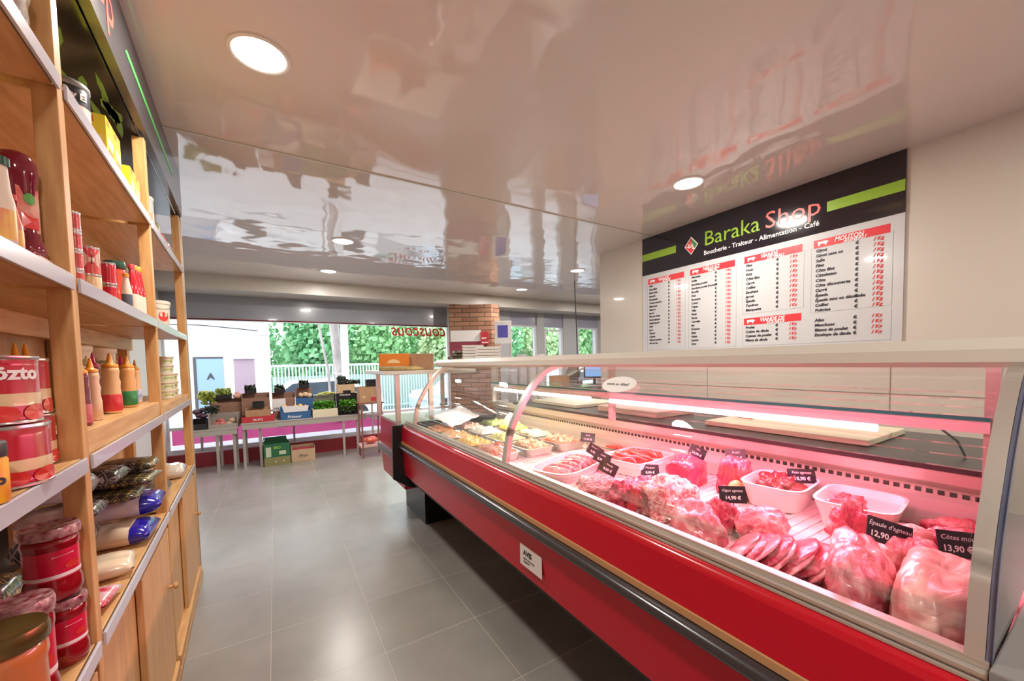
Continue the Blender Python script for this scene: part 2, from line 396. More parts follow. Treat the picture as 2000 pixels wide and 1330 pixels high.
# slim pink strip lamp tucked under the canopy
B().box(1.215, 1.245, .18, 1.45, 1.2945, 1.3015).build('canopy_lamp', PINKE, case)
l = bpy.data.lights.new('canopy_light', 'AREA'); l.shape = 'RECTANGLE'; l.size = .03; l.size_y = 1.25; l.energy = 5.5; l.color = (1, .22, .38)
lo = bpy.data.objects.new('canopy_light', l); COL.objects.link(lo); lo.parent = case; lo.location = (1.23, .81, 1.292)
tube_lamp(1.62, 2.72, WARME, (1, .84, .62), 8)
# white price label on the red front
lab = thing('notice_label', 'small white notice label stuck low on the red case front', 'label', (.822, 1.24, .567), rot=(0, 0, 0))
B().box(-.003, -.0015, -.075, .075, -.042, .042).build('card', M('white_card', (.72, .70, .68), .5), lab)
text('AVIS', .03, BLACK, lab, (-.0035, .05, .005), (PI/2, 0, -PI/2), bold=.0008)
text('merci de ne pas\ns\'appuyer', .012, DKGREY, lab, (-.0035, .05, -.012), (PI/2, 0, -PI/2))
lab.location = (.8205, 1.235, .545)
# oval sticker on curved glass
st = B()
ang = math.atan2(.062, .06)
pts = [(.075*math.cos(2*PI*k/32), .036*math.sin(2*PI*k/32)) for k in range(32)]
st.prism(pts, 'z', 0, .001)
so = st.build('oval_sticker', M('white_sticker', (.80, .79, .76), .5)); so.matrix_world = Matrix(((0, math.cos(ang), -math.sin(ang), 1.012), (-1, 0, 0, .955), (0, math.sin(ang), math.cos(ang), 1.234), (0, 0, 0, 1)))
tag(so, 'white oval sticker on the curved glass of the case', 'sticker')
text('vente au détail', .017, DKGREY, so, (-.055, -.005, .0012), (0, 0, 0))
# ---- next counter beside the camera
c2 = thing('checkout_counter', 'red checkout counter with grey worktop at the near end of the case', 'counter', (0, 0, 0))
B().box(.832, 1.6, -1.0, .103, .3, .857).build('front_panel', RED, c2, bev=.004)
B().box(.826, 1.7, -1.0, .104, .858, .880).build('worktop', M('grey_worktop', (.22, .21, .20), .25), c2, bev=.003)
B().box(.95, 1.65, -.95, .0, 0, .3).build('plinth', BLACK, c2)
# ---- second case, beyond the black end panel
c3 = thing('display_case', 'second red counter beyond the black end panel, near the shop window', 'display case', (0, 0, 0))
B().prism([(.82, .83), (.812, .60), (.818, .53), (.835, .33), (1.6, .33), (1.6, .83)], 'y', YE+.035, 3.73).build('front_panel', RED, c3)
B().prism([(.797, .60), (.79, .58), (.79, .545), (.80, .53), (.825, .53), (.825, .60)], 'y', YE+.035, 3.75).build('bumper_rail', M('grey_rubber', (.20, .21, .24), .3), c3, smooth=30)
B().box(.82, 1.62, YE+.035, 3.73, .83, .85).build('top_edge', ALU, c3)
B().box(1.0, 1.55, YE+.06, 3.6, 0, .33).build('plinth', BLACK, c3)
hs = thing('goods_shelf', 'cream shelf on metal posts at the far end of the case', 'shelf', (0, 0, 0))
B().box(.70, 1.46, 2.99, 3.75, 1.238, 1.268).build('shelf_board', CREAM, hs, bev=.004)
for x, y in ((.795, 3.01), (1.06, 3.01), (.80, 3.68), (1.42, 3.68)):
    B().box(x-.017, x+.017, y-.015, y+.015, .862 if y < 3.5 else .852, 1.238).build('post', ALU, hs)
# ================================================================== PRICE BOARD
sign = thing('price_board', 'large butcher price board with black header and red section titles', 'sign', (3.17, 1.712, 1.95))
SW = .944    # half width
B().box(-.012, -.002, -SW, SW, -.56, .19).build('white_panel', M('board_white', (.60, .60, .60), .22, coat=.3), sign)
B().box(-.014, -.002, -SW, SW, .19, .548).build('black_header', M('board_black', (.012, .008, .014), .10, coat=.5), sign)
LIME = M('lime_print', (.30, .50, .04), .3); REDP = M('red_print', (.72, .04, .05), .35); WHP = M('white_print', (.82, .82, .80), .4); BKP = M('black_print', (.03, .03, .04), .5)
ORP = M('coral_print', (.85, .10, .07), .35)
SR = (PI/2, 0, -PI/2)
def sy(y): return y-1.712
X0 = -.0152
# stripes
B().box(X0, -.0142, sy(2.278), sy(2.656), .330, .395).build('lime_stripe', LIME, sign)
B().box(X0, -.0142, sy(.77), sy(1.144), .315, .380).build('lime_stripe', LIME, sign)
def T(s, size, y, z, mat=BKP, x=X0, fit=None, **k):
    o = text(s, size, mat, sign, (x, sy(y), z-1.95), SR, **k)
    if fit:
        xs = [v.co.x for v in o.data.vertices]; o.scale.x = fit/(max(xs)-min(xs))
    return o
T('Baraka', .170, 2.008, 2.268, LIME, ext=.0003, fit=.436)
T('Shop', .170, 1.527, 2.268, ORP, ext=.0003, fit=.342)
T('Boucherie - Traiteur - Alimentation - Café', .050, 2.008, 2.192, WHP, fit=.82, bold=.0006)
# rhombus emblem
em = B().prism([(0, .078), (.066, 0), (0, -.078), (-.066, 0)], 'x', -.0158, -.0145).build('emblem', WHP, sign, bev=.0005)
em.location = (0, sy(2.125), .352)
for pts, m in (([(0, .068), (.056, .0), (.03, .0), (-.012, .05)], REDP), ([(-.005, .058), (-.056, 0), (-.03, -.03), (.0, .02)], M('green_print', (.06, .25, .07), .4)), ([(0, -.068), (.056, -.004), (.02, -.012), (-.03, -.04)], REDP), ([(-.028, -.004), (0, -.03), (.026, .01), (0, .03)], ORP)):
    B().prism(pts, 'x', -.0166, -.0159).build('emblem_patch', m, em)
text('SA', .05, WHP, em, (-.0172, .03, -.018), SR, bold=.001)
PX = -.0135
def section(ya, yb, ztop, title, rows, dz, size, title2=''):
    sw = ya-yb
    B().box(-.0132, -.0122, sy(yb), sy(ya), ztop-.052-1.95, ztop-1.95).build('title_bar', REDP, sign)
    T(title, .040, ya-.30*sw, ztop-.034, WHP, PX, bold=.001, sx=min(1.1, sw*2.1), shear=.2)
    if title2: T(title2, .034, ya-.42*sw, ztop-.054, WHP, PX-.0004, bold=.001, sx=min(1.1, sw*2.1), shear=.2)
    # little animal mark: body, head, legs
    a = B(); cy = ya-.05; cz = ztop-.024-1.95
    a.prism([(sy(cy)+.028, cz+.010), (sy(cy)-.02, cz+.011), (sy(cy)-.034, cz+.002), (sy(cy)-.024, cz-.004), (sy(cy)-.02, cz-.018), (sy(cy)-.013, cz-.018), (sy(cy)-.011, cz-.006), (sy(cy)+.014, cz-.006), (sy(cy)+.017, cz-.018), (sy(cy)+.024, cz-.018)], 'x', -.0138, -.0133)
    a.build('animal_mark', WHP, sign)
    z0 = ztop-.052-size*1.0
    lh = dz/size
    T('\n'.join(rows), size, ya-.012, z0-.002, BKP, PX, line=lh, bold=.0008, shear=.15)
    T('\n'.join(['€' if r else '' for r in rows]), size, yb+.42*sw, z0-.002, BKP, PX, line=lh, bold=.0008)
    T('\n'.join(['/ Kg' if r else '' for r in rows]), size*1.05, yb+.075, z0-.002, REDP, PX, line=lh/1.05, bold=.0008, shear=.15)
r1 = ['Filet', 'Faux-filet', 'Entrecôte', 'Bavette', 'Rumsteck', 'Tende tranche', 'Macreuse', 'Paleron', 'Jarret', 'Plat de côtes', 'Bourguignon', 'Steak haché', 'Rôti', 'Joue', 'Queue', 'Langue', 'Viande hachée', 'Pot au feu']
r2 = ['Merguez', 'Kefta', 'Saucisse poulet', 'Saucisse poulet fromage', 'Boudin', 'Foie', 'Rognons', 'Coeur', 'Tripes', 'Tête', 'Pieds', 'Panse', 'Cervelle', 'Ris', 'Poumon', 'Rate', 'Abats', 'Langue', 'Gras']
r3 = ['Filet', 'Noix', 'Rôti', 'Côte filet', 'Carré', 'Collier', 'Escalope', 'Jarret', 'Épaule', 'Tendron', 'Blanquette']
r4 = ['Gigot', 'Gigot sans os', 'Selle', 'Filet', 'Côte filet', 'Côtelettes', 'Côte', 'Côte découverte', 'Carré', 'Épaule', 'Épaule sans os désossée', 'Collier', 'Poitrine']
section(2.587, 2.197, 2.095, 'VIANDE', r1, .0325, .024, 'BOEUF')
section(2.136, 1.745, 2.095, 'MERGUEZ', r2, .0322, .024, 'HALAL')
section(1.672, 1.282, 2.095, 'VIANDE', r3, .034, .026, 'DE VEAU')
section(1.215, .83, 2.095, 'MOUTON', r4, .033, .027, 'AGNEAU')
section(1.672, 1.282, 1.62, 'VIANDE DE', ['Poulet', 'Cuisse de dinde', 'Cuisses de poulet', 'Pilons de dinde'], .033, .026, 'VOLAILLE')
T('Ailes\nManchons\nBlancs de poulet\nEscalope de dinde', .027, 1.203, 1.55, BKP, PX, line=.033/.027, bold=.0008, shear=.15)
T('€\n€\n€\n€', .027, .995, 1.55, BKP, PX, line=.033/.027, bold=.0008)
T('/ Kg\n/ Kg\n/ Kg\n/ Kg', .028, .905, 1.55, REDP, PX, line=.033/.028, bold=.0008, shear=.15)
b = B()
for ya, yb, za, zb in ((2.60, 2.185, 2.05, 1.405), (2.15, 1.732, 2.05, 1.405), (1.685, 1.27, 2.05, 1.655), (1.228, .815, 2.05, 1.61), (1.685, .815, 1.59, 1.405)):
    for (p, q, r, s_) in ((sy(yb), sy(ya), zb, zb+.0016), (sy(yb), sy(yb)+.0016, zb, za), (sy(ya)-.0016, sy(ya), zb, za)):
        b.box(-.0126, -.0121, p, q, r-1.95, s_-1.95)
b.build('section_outline', M('grey_print', (.25, .25, .25), .5), sign)
# ================================================================== WOODEN SHELVING
TS = (-.02, 1.207, 2.138, 3.10)       # uprights, along the wall
shelf = thing('wall_shelving', 'tall pine shelving with grey price strips and cupboards along the left wall', 'shelving', (0, 0, 0), rz=SROT)
F = -.296
for k, t in enumerate(TS):
    wd = .035 if k < 3 else .06
    B().box(F-.037, F, t, t+wd, 0.03, 2.244).build('front_upright', WOODV, shelf, bev=.002)
    B().box(-.60, -.56, t, t+wd, 0.03, 2.24).build('rear_upright', WOODV, shelf, bev=.002)
for i in range(3):
    t0 = TS[i]+.036; t1 = TS[i+1]-.001
    for L, (z, zt) in enumerate(((.69, .722), (1.10, 1.132), (1.49, 1.522), (1.90, 1.932))):
        top = zt
        if L == 1 and i > 0: top = 1.185 if i == 1 else 1.165
        zb = min(z+.004, top-.028)
        B().box(-.60, F-.004, t0, t1, zb, top).build('shelf_board', WOODH, shelf, bev=.0015)
        B().box(-.56, -.535, t0, t1, zb-.065, zb-.001).build('support_rail', WOODH, shelf)
        m = .028 if i == 2 else 0
        B().box(F, F+.006, TS[i]+.0355 if i else t0, t1+.001, z, zt).build('price_strip', PRICE, shelf, bev=.001)
    # cupboard doors below
    gap = (t1-t0)
    B().box(F-.04, F-.022, t0, t0+gap*.5, .075, .66).build('door', WOODD, shelf, bev=.002)
    d = B().box(F-.020, F-.002, t0+gap*.45, t1-.004, .075, .66).build('door', WOODD, shelf, bev=.002)
    B().lathe([(.006, 0), (.006, .012), (.013, .018), (.012, .028), (.001, .031)], 16).build('knob', WOODV, d, smooth=True, loc=(F-.002, t1-.06, .43)).rotation_euler = (0, PI/2, 0)
    B().box(F-.03, F+.01, t0, t1, .03, .075).build('plinth', WOODH, shelf)
B().box(F-.03, F+.012, -.02, 3.16, .0, .03).build('plinth', WOODH, shelf)
B().box(-.61, -.60, 1.80, 2.13, .74, 1.5).box(-.61, -.60, 2.17, 3.10, .74, 1.9).build('back_board', WOODD, shelf)
B().box(-.02+F, F+.004, 3.163, 3.175, 0.0, 2.42).build('edge_profile', ALU, shelf)
# glossy black panel with green print behind the top shelf, and the black fascia with lettering above
pan = B().box(-.655, -.312, .0, 3.15, 2.245, 2.254).build('soffit_panel', M('black_gloss_soffit', (.010, .011, .014), .12, spec=.4)); pan.rotation_euler = (0, 0, SROT)
tag(pan, 'glossy black printed soffit with green leaves under the fascia board', 'panel')
lf = B(); random.seed(3)
for k in range(34):
    t = 1.0+random.random()*1.3; q_ = -.34-random.random()*.28; L = .10+random.random()*.16; a = .9+random.random()*1.2; wv = .012+random.random()*.022
    d = (math.cos(a), math.sin(a)); n_ = (-d[1], d[0])
    pts_ = [(q_+(d[0]*q*L+n_[0]*r*wv)*.5, t+d[1]*q*L+n_[1]*r*wv) for q, r in ((0, 0), (.3, 1), (.7, .8), (1, 0), (.7, -.8), (.3, -1))]
    if min(p[0] for p in pts_) > -.65 and max(p[0] for p in pts_) < -.318: lf.prism(pts_, 'z', 2.2438, 2.2449)
lf.build('leaf_print', M('leaf_green', (.12, .26, .03), .4), pan)
fas = thing('fascia_board', 'dark grey fascia board with red letters and green stripe above the shelving', 'sign', (0, 0, 0), rz=SROT)
B().box(-.31, -.284, .0, 3.16, 2.255, 2.498).build('board', M('anthracite_board', (.045, .043, .05), .3, coat=.3), fas)
text('Shop', .19, ORP, fas, (-.2835, 1.30, 2.33), (PI/2, 0, PI/2), bold=.001)
B().prism([(1.81, 2.372), (1.84, 2.392), (2.82, 2.392), (2.82, 2.366)], 'x', -.2839, -.2825).build('green_stripe', M('mint_print', (.10, .55, .12), .35), fas)
# ================================================================== MEAT AND DISHES IN THE CASE
def meat_mat(name, c1, c2, c3, sc=14, rough=.28, stretch=(1, 1, 1), fat=.56, bump=.004):
    m = bpy.data.materials.new(name); m.use_nodes = True; nt = m.node_tree; b = nt.nodes['Principled BSDF']
    tc = nt.nodes.new('ShaderNodeTexCoord'); mp = nt.nodes.new('ShaderNodeMapping'); mp.inputs['Scale'].default_value = stretch
    nt.links.new(tc.outputs['Object'], mp.inputs[0])
    n = nt.nodes.new('ShaderNodeTexNoise'); n.inputs['Scale'].default_value = sc; n.inputs['Detail'].default_value = 6; n.inputs['Distortion'].default_value = 1.6
    nt.links.new(mp.outputs[0], n.inputs['Vector'])
    r = nt.nodes.new('ShaderNodeValToRGB'); e = r.color_ramp.elements
    e[0].position = .30; e[0].color = c1+(1,); e[1].position = fat+.10; e[1].color = c3+(1,)
    x = e.new(fat-.06); x.color = c2+(1,)
    nt.links.new(n.outputs['Fac'], r.inputs[0]); nt.links.new(r.outputs[0], b.inputs['Base Color'])
    b.inputs['Roughness'].default_value = rough; b.inputs['Coat Weight'].default_value = .25; b.inputs['Coat Roughness'].default_value = .15
    bp = nt.nodes.new('ShaderNodeBump'); bp.inputs['Distance'].default_value = bump
    nt.links.new(n.outputs['Fac'], bp.inputs['Height']); nt.links.new(bp.outputs[0], b.inputs['Normal'])
    return m
MT_RED = meat_mat('red_meat', (.34, .02, .05), (.60, .09, .14), (.84, .46, .44), 13, stretch=(1, 2.5, 1), fat=.62, bump=.007)
MT_PINK = meat_mat('pink_meat', (.46, .06, .09), (.70, .22, .25), (.84, .54, .50), 11, stretch=(1, 2.2, 1), fat=.57, bump=.007)
MT_PALE = meat_mat('pale_meat', (.66, .26, .24), (.80, .46, .40), (.86, .66, .56), 8, fat=.52, stretch=(1, 2, 1))
MT_DARK = meat_mat('dark_liver', (.14, .008, .012), (.30, .02, .03), (.55, .16, .14), 14, fat=.62, rough=.2)
MT_SAUS = meat_mat('sausage_skin', (.46, .015, .012), (.60, .045, .03), (.70, .14, .09), 40, fat=.62, bump=.001)
MT_MINCE = meat_mat('minced_meat', (.45, .05, .07), (.72, .22, .24), (.88, .60, .56), 70, fat=.52, bump=.008)
TRAYW = M('white_tray_plastic', (.78, .74, .70), .3, coat=.2)
def blob(name, label, cat, loc, dims, seed, mat, rz=0, amp=.22, fr=1.3, tilt=0, nu=56, nv=34, group=None, flat_z=-.55, ridge=0, fine=.035, boxy=0):
    off = Vector((seed*3.1, seed*1.7, seed*.9))
    def fn(d):
        k = 1+amp*noise.noise(d*fr+off)+amp*.45*noise.noise(d*fr*2.7+off)+fine*noise.noise(d*9+off)
        k -= amp*.30*max(0, .18-abs(noise.noise(d*fr*1.5+off*2)))/.18     # folds
        if boxy: k *= (abs(d.x)**boxy+abs(d.y)**boxy+abs(d.z)**boxy)**(-1/boxy)
        if ridge: k += ridge*abs(math.sin(d.y*7+2*noise.noise(d*2+off)))*.5
        return k
    b = B().ell((0, 0, 0), dims, nu, nv, fn)
    zc = flat_z*dims[2]
    b.v = [(x, y, max(z, zc)-zc) for x, y, z in b.v]
    o = b.build(name, mat, smooth=180); o.location = loc; o.rotation_euler = (tilt, 0, rz)
    return tag(o, label, cat, group)
DZ = .801
def card(loc, title, price, label, wd=.085, ht=.052, rz=None, lean=-.25, roll_=0, stem=True):
    x, y, z = loc
    rz = -.95 if rz is None else rz       # card normal (local -y) turned to the aisle
    t = thing('price_tag', label, 'price tag', loc, rot=(lean, roll_, rz))
    B().box(-wd/2, wd/2, -.001, .001, 0, ht).build('card', M('slate_card', (.020, .014, .020), .35), t, bev=.0005)
    text(title, .0125*wd/.085, WHP, t, (0, -.0013, ht*.66), (PI/2, 0, 0), align='CENTER', shear=.2, ext=.0001)
    text(price, .016*wd/.085, WHP, t, (0, -.0013, ht*.22), (PI/2, 0, 0), align='CENTER', bold=.0004, ext=.0001)
    if stem: B().tube([(0, .001, -min(.04, z-DZ-.003)), (0, .001, .01)], .0012, 6).build('spike', BLACK, t)
    return t
def tray(label, loc, L, Wd, h, rz=0, mat=None, cat='tray', name='serving_tray', taper=.82, th=.006, oval=6):
    # open rounded container: outer wall, rim, floor
    t = B(); n = 40
    def ring(k, z, inset=0):
        r = []
        for i in range(n):
            a = 2*PI*i/n; c, s_ = math.cos(a), math.sin(a)
            q = (abs(c)**oval+abs(s_)**oval)**(-1/oval)
            r.append((c*q*(L/2*k-inset), s_*q*(Wd/2*k-inset), z))
        return r
    rings = [ring(taper, 0), ring((1+taper)/2, h*.55), ring((1+taper)/2+.02, h*.58), ring(1, h*.97), ring(1.02, h), ring(1.0, h, th), ring(taper, th, th)]
    vs = [v for r in rings for v in r]; fs = [(j*n+i, j*n+(i+1) % n, (j+1)*n+(i+1) % n, (j+1)*n+i) for j in range(len(rings)-1) for i in range(n)]
    fs += [tuple(range(n-1, -1, -1)), tuple((len(rings)-1)*n+i for i in range(n))]
    t.add(vs, fs)
    o = t.build(name, mat or TRAYW, smooth=50); o.location = loc; o.rotation_euler = (0, 0, rz)
    return tag(o, label, cat)
# --- big pieces, near end first (x, y measured on the deck)
blob('veal_breast', 'pale smooth veal breast at the near right end of the case', 'meat', (1.04, .192, DZ), (.135, .058, .080), 1, MT_PALE, rz=.10, amp=.14, fr=1.0, boxy=4)
blob('lamb_shoulder', 'big pink lamb shoulder against the front glass, left of the pale veal breast', 'meat', (1.055, .318, DZ), (.140, .056, .072), 2, MT_PINK, rz=.28, amp=.20, fr=1.3, ridge=.03, fine=.02, boxy=3)
blob('lamb_shoulder', 'pink rolled lamb shoulder behind the biggest piece, under the wide price tag', 'meat', (1.235, .275, DZ), (.06, .055, .062), 3, MT_PINK, rz=.3, amp=.2, boxy=3)
blob('meat_cut', 'small dark red meat cut between the two price tags at the near end', 'meat', (1.27, .185, DZ), (.06, .035, .045), 4, MT_RED, rz=1.2)
for k, (x, y, z, l_) in enumerate(((1.575, .232, .0, 'long streaky flank strip lying along the rear wall at the near end'), (1.49, .222, .0, 'second long flank strip, in front of the one along the rear wall'))):
    blob('flank_strip', l_, 'meat', (x, y, DZ), (.036, .095, .040), 6+k, MT_RED, rz=.15, amp=.3, fr=2.2, ridge=.10)
blob('meat_cut', 'round pink meat end beside the wide price tag, below the flank strips', 'meat', (1.41, .315, DZ), (.05, .045, .045), 9, MT_PALE, amp=.15)
blob('neck_bone', 'knobbly red neck piece leaning on the front corner of the empty white bowl', 'meat', (1.315, .405, DZ), (.040, .045, .075), 10, MT_RED, amp=.5, fr=2.6)
# fan of sliced steaks
for k in range(13):
    a = k/12
    o = blob('steak_slice', 'thin overlapping steak slice in the fan between lamb shoulder and leg of lamb', 'steak', (1.00+.02*math.sin(k*1.9)+.07*a, .545-.145*a+.004*math.cos(k*2.3), DZ+.022), (.100-.03*abs(a-.5), .0095+.003*(k % 3), .050+.006*math.sin(k*2.6)), 20+k, MT_RED if k % 3 else MT_PINK, rz=.28+.06*math.sin(k*1.3), amp=.12, nu=28, nv=16, group='steak slices in the fan', flat_z=-.4)
    o.rotation_euler = (.92+.1*math.sin(k*2), 0, o.rotation_euler.z)
blob('leg_of_lamb', 'leg of lamb with white fat cap near the front glass, below the middle price tag', 'meat', (1.03, .675, DZ), (.105, .060, .062), 40, MT_PINK, rz=1.0, amp=.25, fr=1.5)
blob('roast_cut', 'pink sliced roast with white edge under the middle price tag', 'meat', (1.19, .575, DZ), (.085, .058, .052), 41, MT_PINK, rz=-.3, amp=.2)
blob('roast_cut', 'small red roast end tucked between leg of lamb and pink sliced roast', 'meat', (1.14, .67, DZ), (.055, .05, .06), 42, MT_RED, rz=.6, amp=.3, fr=2)
blob('netted_roast', 'roast with speckled lacy fat beside a flat red cut face', 'meat', (1.115, .83, DZ), (.095, .060, .075), 43, meat_mat('lacy_fat', (.48, .05, .08), (.72, .28, .28), (.88, .70, .62), 45, fat=.50), rz=-.2, amp=.28, fr=1.4, boxy=3.5)
sl = B().prism([(-.05, 0), (.055, 0), (.06, .045), (.03, .092), (-.025, .098), (-.055, .05)], 'x', -.012, .012).build('beef_slice', M('flat_red_meat', (.42, .035, .045), .35), bev=.006); sl.location = (1.00, .905, DZ); sl.rotation_euler = (0, .30, -.75)
tag(sl, 'upright smooth dark red beef slice leaning against the lacy roast', 'meat')
for k, (x, y, sx_, sy_, sz_, l_) in enumerate(((1.04, 1.08, .10, .105, .042, 'heap of pink mince just inside the front glass below the oval tray'), (1.06, .965, .085, .06, .055, 'crumpled pink meat folds between the mince and the lacy roast'), (1.17, .985, .075, .06, .048, 'red meat fold right below the doubled price tags'))):
    blob('minced_meat', l_, 'meat', (x, y, DZ), (sx_, sy_, sz_), 50+k, MT_MINCE if k == 0 else MT_RED, amp=.35, fr=2.4, fine=.06)
# oval tray with wrapped pieces
tray('long pale pink tray with film wrapped pieces at the left of the meat section', (1.19, 1.42, DZ), .46, .235, .042, rz=.35, oval=4, taper=.9)
for k in range(6):
    blob('wrapped_brochette', 'film wrapped brochette lying in the long pale tray', 'meat', (1.06+.05*k, 1.37+.022*k, DZ+.008), (.028, .075, .024), 60+k, MT_PINK if k % 2 else MT_MINCE, rz=.35, amp=.25, nu=20, nv=12, group='wrapped brochettes in the long tray')
# white tray of red sausages
tray('white rectangular tray of red merguez sausages in the middle of the case', (1.465, 1.27, DZ), .31, .24, .062, rz=.12, oval=9, taper=.95)
sg = M('x', (1, 1, 1)); bpy.data.materials.remove(sg)
for k in range(7):
    x0 = 1.372+.031*k
    o = B().tube([(x0-.01+.012*math.sin(q*1.2+k), 1.185+.029*q, DZ+.052+(k % 2)*.010+.004*math.sin(q*1.5+k)) for q in range(7)], lambda t: .0165*min(1, 6*t+.25, 6*(1-t)+.25), 12).build('merguez_sausage', MT_SAUS, smooth=True)
    tag(o, 'red merguez sausage lying in the white rectangular tray', 'sausage', 'merguez sausages in the white tray')
o = B().tube([(1.60, 1.50, DZ+.03), (1.66, 1.56, DZ+.032), (1.62, 1.63, DZ+.03)], lambda t: .018*min(1, 6*t+.3, 6*(1-t)+.3), 12).build('merguez_sausage', MT_SAUS, smooth=True); o.location = (0, 0, -.012)
tag(o, 'single red sausage lying behind the rectangular tray, near the rear wall', 'sausage')
blob('beef_joint', 'bright red boneless beef joint right of the sausage tray', 'meat', (1.45, .995, DZ), (.078, .062, .066), 70, meat_mat('solid_red_meat', (.50, .02, .06), (.66, .06, .12), (.78, .30, .30), 5, fat=.66), rz=.2, amp=.12, boxy=5)
blob('beef_joint', 'red joint in clear wrap behind the middle price tags, on an orange fat base', 'meat', (1.50, .825, DZ), (.062, .050, .085), 71, MT_RED, rz=.1, amp=.16, boxy=4)
blob('cheese_wedge', 'orange rounded block in front of the wrapped red joint', 'cheese', (1.42, .775, DZ), (.035, .03, .045), 72, M('orange_fat', (.80, .34, .12), .35), amp=.08)
# bowls
tray('white square bowl holding dark red liver', (1.51, .672, DZ), .235, .195, .082, rz=.12, oval=5, cat='bowl', name='white_bowl', taper=.78)
blob('liver_pieces', 'dark red liver pieces heaped in the left white bowl', 'meat', (1.51, .672, DZ+.022), (.082, .070, .052), 75, MT_DARK, rz=.45, amp=.35, fr=3, fine=.06)
tray('white square bowl nearly empty, right of the liver bowl', (1.50, .448, DZ), .235, .195, .085, rz=.12, oval=5, cat='bowl', name='white_bowl', taper=.78)
blob('meat_scrap', 'pink meat piece hanging over the edge of the nearly empty white bowl', 'meat', (1.47, .47, DZ+.03), (.065, .028, .042), 76, MT_RED, rz=-.5, amp=.3, fr=2)
cards = [((1.40, 1.545, .885), 'Steak', '11,90 €', 'dark price tag standing upright above the sausage tray, furthest back of the group'),
 ((1.24, 1.335, .878), 'Brochettes', '9,90 €', 'dark tilted price tag at the right end of the long pale tray'),
 ((1.20, 1.245, .868), 'Kefta', '8,90 €', 'dark price tag tilted over the corner of the sausage tray'),
 ((1.14, 1.15, .855), 'Haché', '8,50 €', 'small dark price tag sticking in the pink mince'),
 ((1.37, 1.115, .812), 'Merguez', '8,90 €', 'dark price tag on the front side of the sausage tray'),
 ((1.56, 1.03, .885), 'Filet', '24,90 €', 'tilted grey price tag on top of the bright red beef joint'),
 ((1.55, .845, .905), 'Rosbif', '18,90 €', 'dark price tag on top of the wrapped red joint'),
 ((1.15, .635, .885), 'Gigot agneau', '14,90 €', 'dark price tag in front of the bare steel deck, stuck in the pink roast'),
 ((1.545, .615, .878), 'Foie agneau', '10,90 €', 'dark price tag standing in the bowl of liver'),
 ((1.20, .305, .875), 'Épaule d\'agneau', '12,90 €/Kg', 'wide black price tag tilted over the big lamb shoulder'),
 ((1.27, .197, .870), 'Côtes mouton', '13,90 €/Kg', 'wide black price tag nearest the end frame of the case')]
CR = [(.10, 0), (.55, 0), (.45, 0), (.5, 0), (.0, 0), (.5, 0), (.0, 0), (0, 0), (.0, 0), (.30, 0), (.08, 0)]
for k, ((loc, a, p, l_), (ro, _)) in enumerate(zip(cards, CR)):
    big = k >= 9
    card(loc, a, p, l_, wd=.098 if big else (.088 if k in (8,) else .075), ht=.056 if big else .050, rz=-.72, lean=-.35, roll_=ro)
# --- salads and cooked dishes in the far half
def heap(name, label, cat, loc, L, Wd, h, mat, seed, lump=.5, n=26):
    b = B()
    def fn(u, v):
        x = (u-.5)*L; y = (v-.5)*Wd; e = max(0, 1-max(abs(u-.5), abs(v-.5))**4*16)
        z = h*e**.5*(.55+lump*abs(noise.noise(Vector((x*22+seed, y*22, seed))))+lump*.8*abs(noise.noise(Vector((x*60, y*60+seed, seed)))))
        return (x, y, z)
    b.grid(fn, n, n)
    k = len(b.v)
    o = b.build(name, mat, smooth=60); o.location = loc
    tag(o, label, cat, kind='stuff'); return o
SAL = [  # colour 1, colour 2, description
 ((.78, .36, .12), (.55, .20, .06), 'orange grated carrot salad'), ((.80, .52, .24), (.60, .30, .12), 'golden fried pastries'), ((.82, .58, .10), (.64, .36, .05), 'yellow spiced rice'),
 ((.62, .28, .14), (.38, .10, .05), 'red brown marinated vegetables'), ((.80, .52, .44), (.62, .34, .30), 'pale pink seafood salad'), ((.82, .80, .72), (.62, .60, .50), 'white creamy salad'),
 ((.70, .64, .24), (.42, .44, .12), 'yellow green potato salad'), ((.52, .34, .18), (.25, .14, .07), 'brown aubergine stew'), ((.44, .50, .20), (.20, .28, .08), 'green olives'),
 ((.84, .66, .12), (.80, .42, .06), 'bright yellow saffron salad'), ((.58, .56, .40), (.34, .34, .20), 'grey green lentil salad'), ((.76, .26, .16), (.50, .10, .06), 'tomato red salad')]
k = 0
DISH = M('steel_dish', (.50, .50, .48), .25, metal=.8)
for r in range(3):
    for c in range(4):
        c1, c2_, d = SAL[k]
        x = 1.0+.225*r; y = 2.66-.275*c + (.0 if r else 0)
        sx_ = .19; sy_ = .235
        row = ('front row', 'middle row', 'rear row')[r]; pl = ('first from the far end', 'second from the far end', 'third from the far end', 'nearest the meat')[c]
        tray('steel dish of %s, %s, %s' % (d, row, pl), (x, y, DZ), sx_, sy_, .045, mat=DISH, cat='dish', name='food_dish', oval=8, taper=.93)
        heap('salad', '%s heaped in the %s, %s' % (d, row, pl), 'food', (x, y, DZ+.0225), sx_*.83, sy_*.84, .055, M('salad_%d' % k, c1, .45, c2=c2_, scale=55, bump=.003, bscale=70), k*7.3)
        k += 1
cone = B().lathe([(.075, 0), (.07, .02), (.02, .085), (.004, .095)], 28).build('couscous_mound', M('cream_grain', (.80, .74, .52), .7, bump=.002, bscale=200), smooth=True); cone.location = (1.47, 2.45, DZ+.05)
tag(cone, 'pale cone shaped mound standing up behind the salads', 'food')
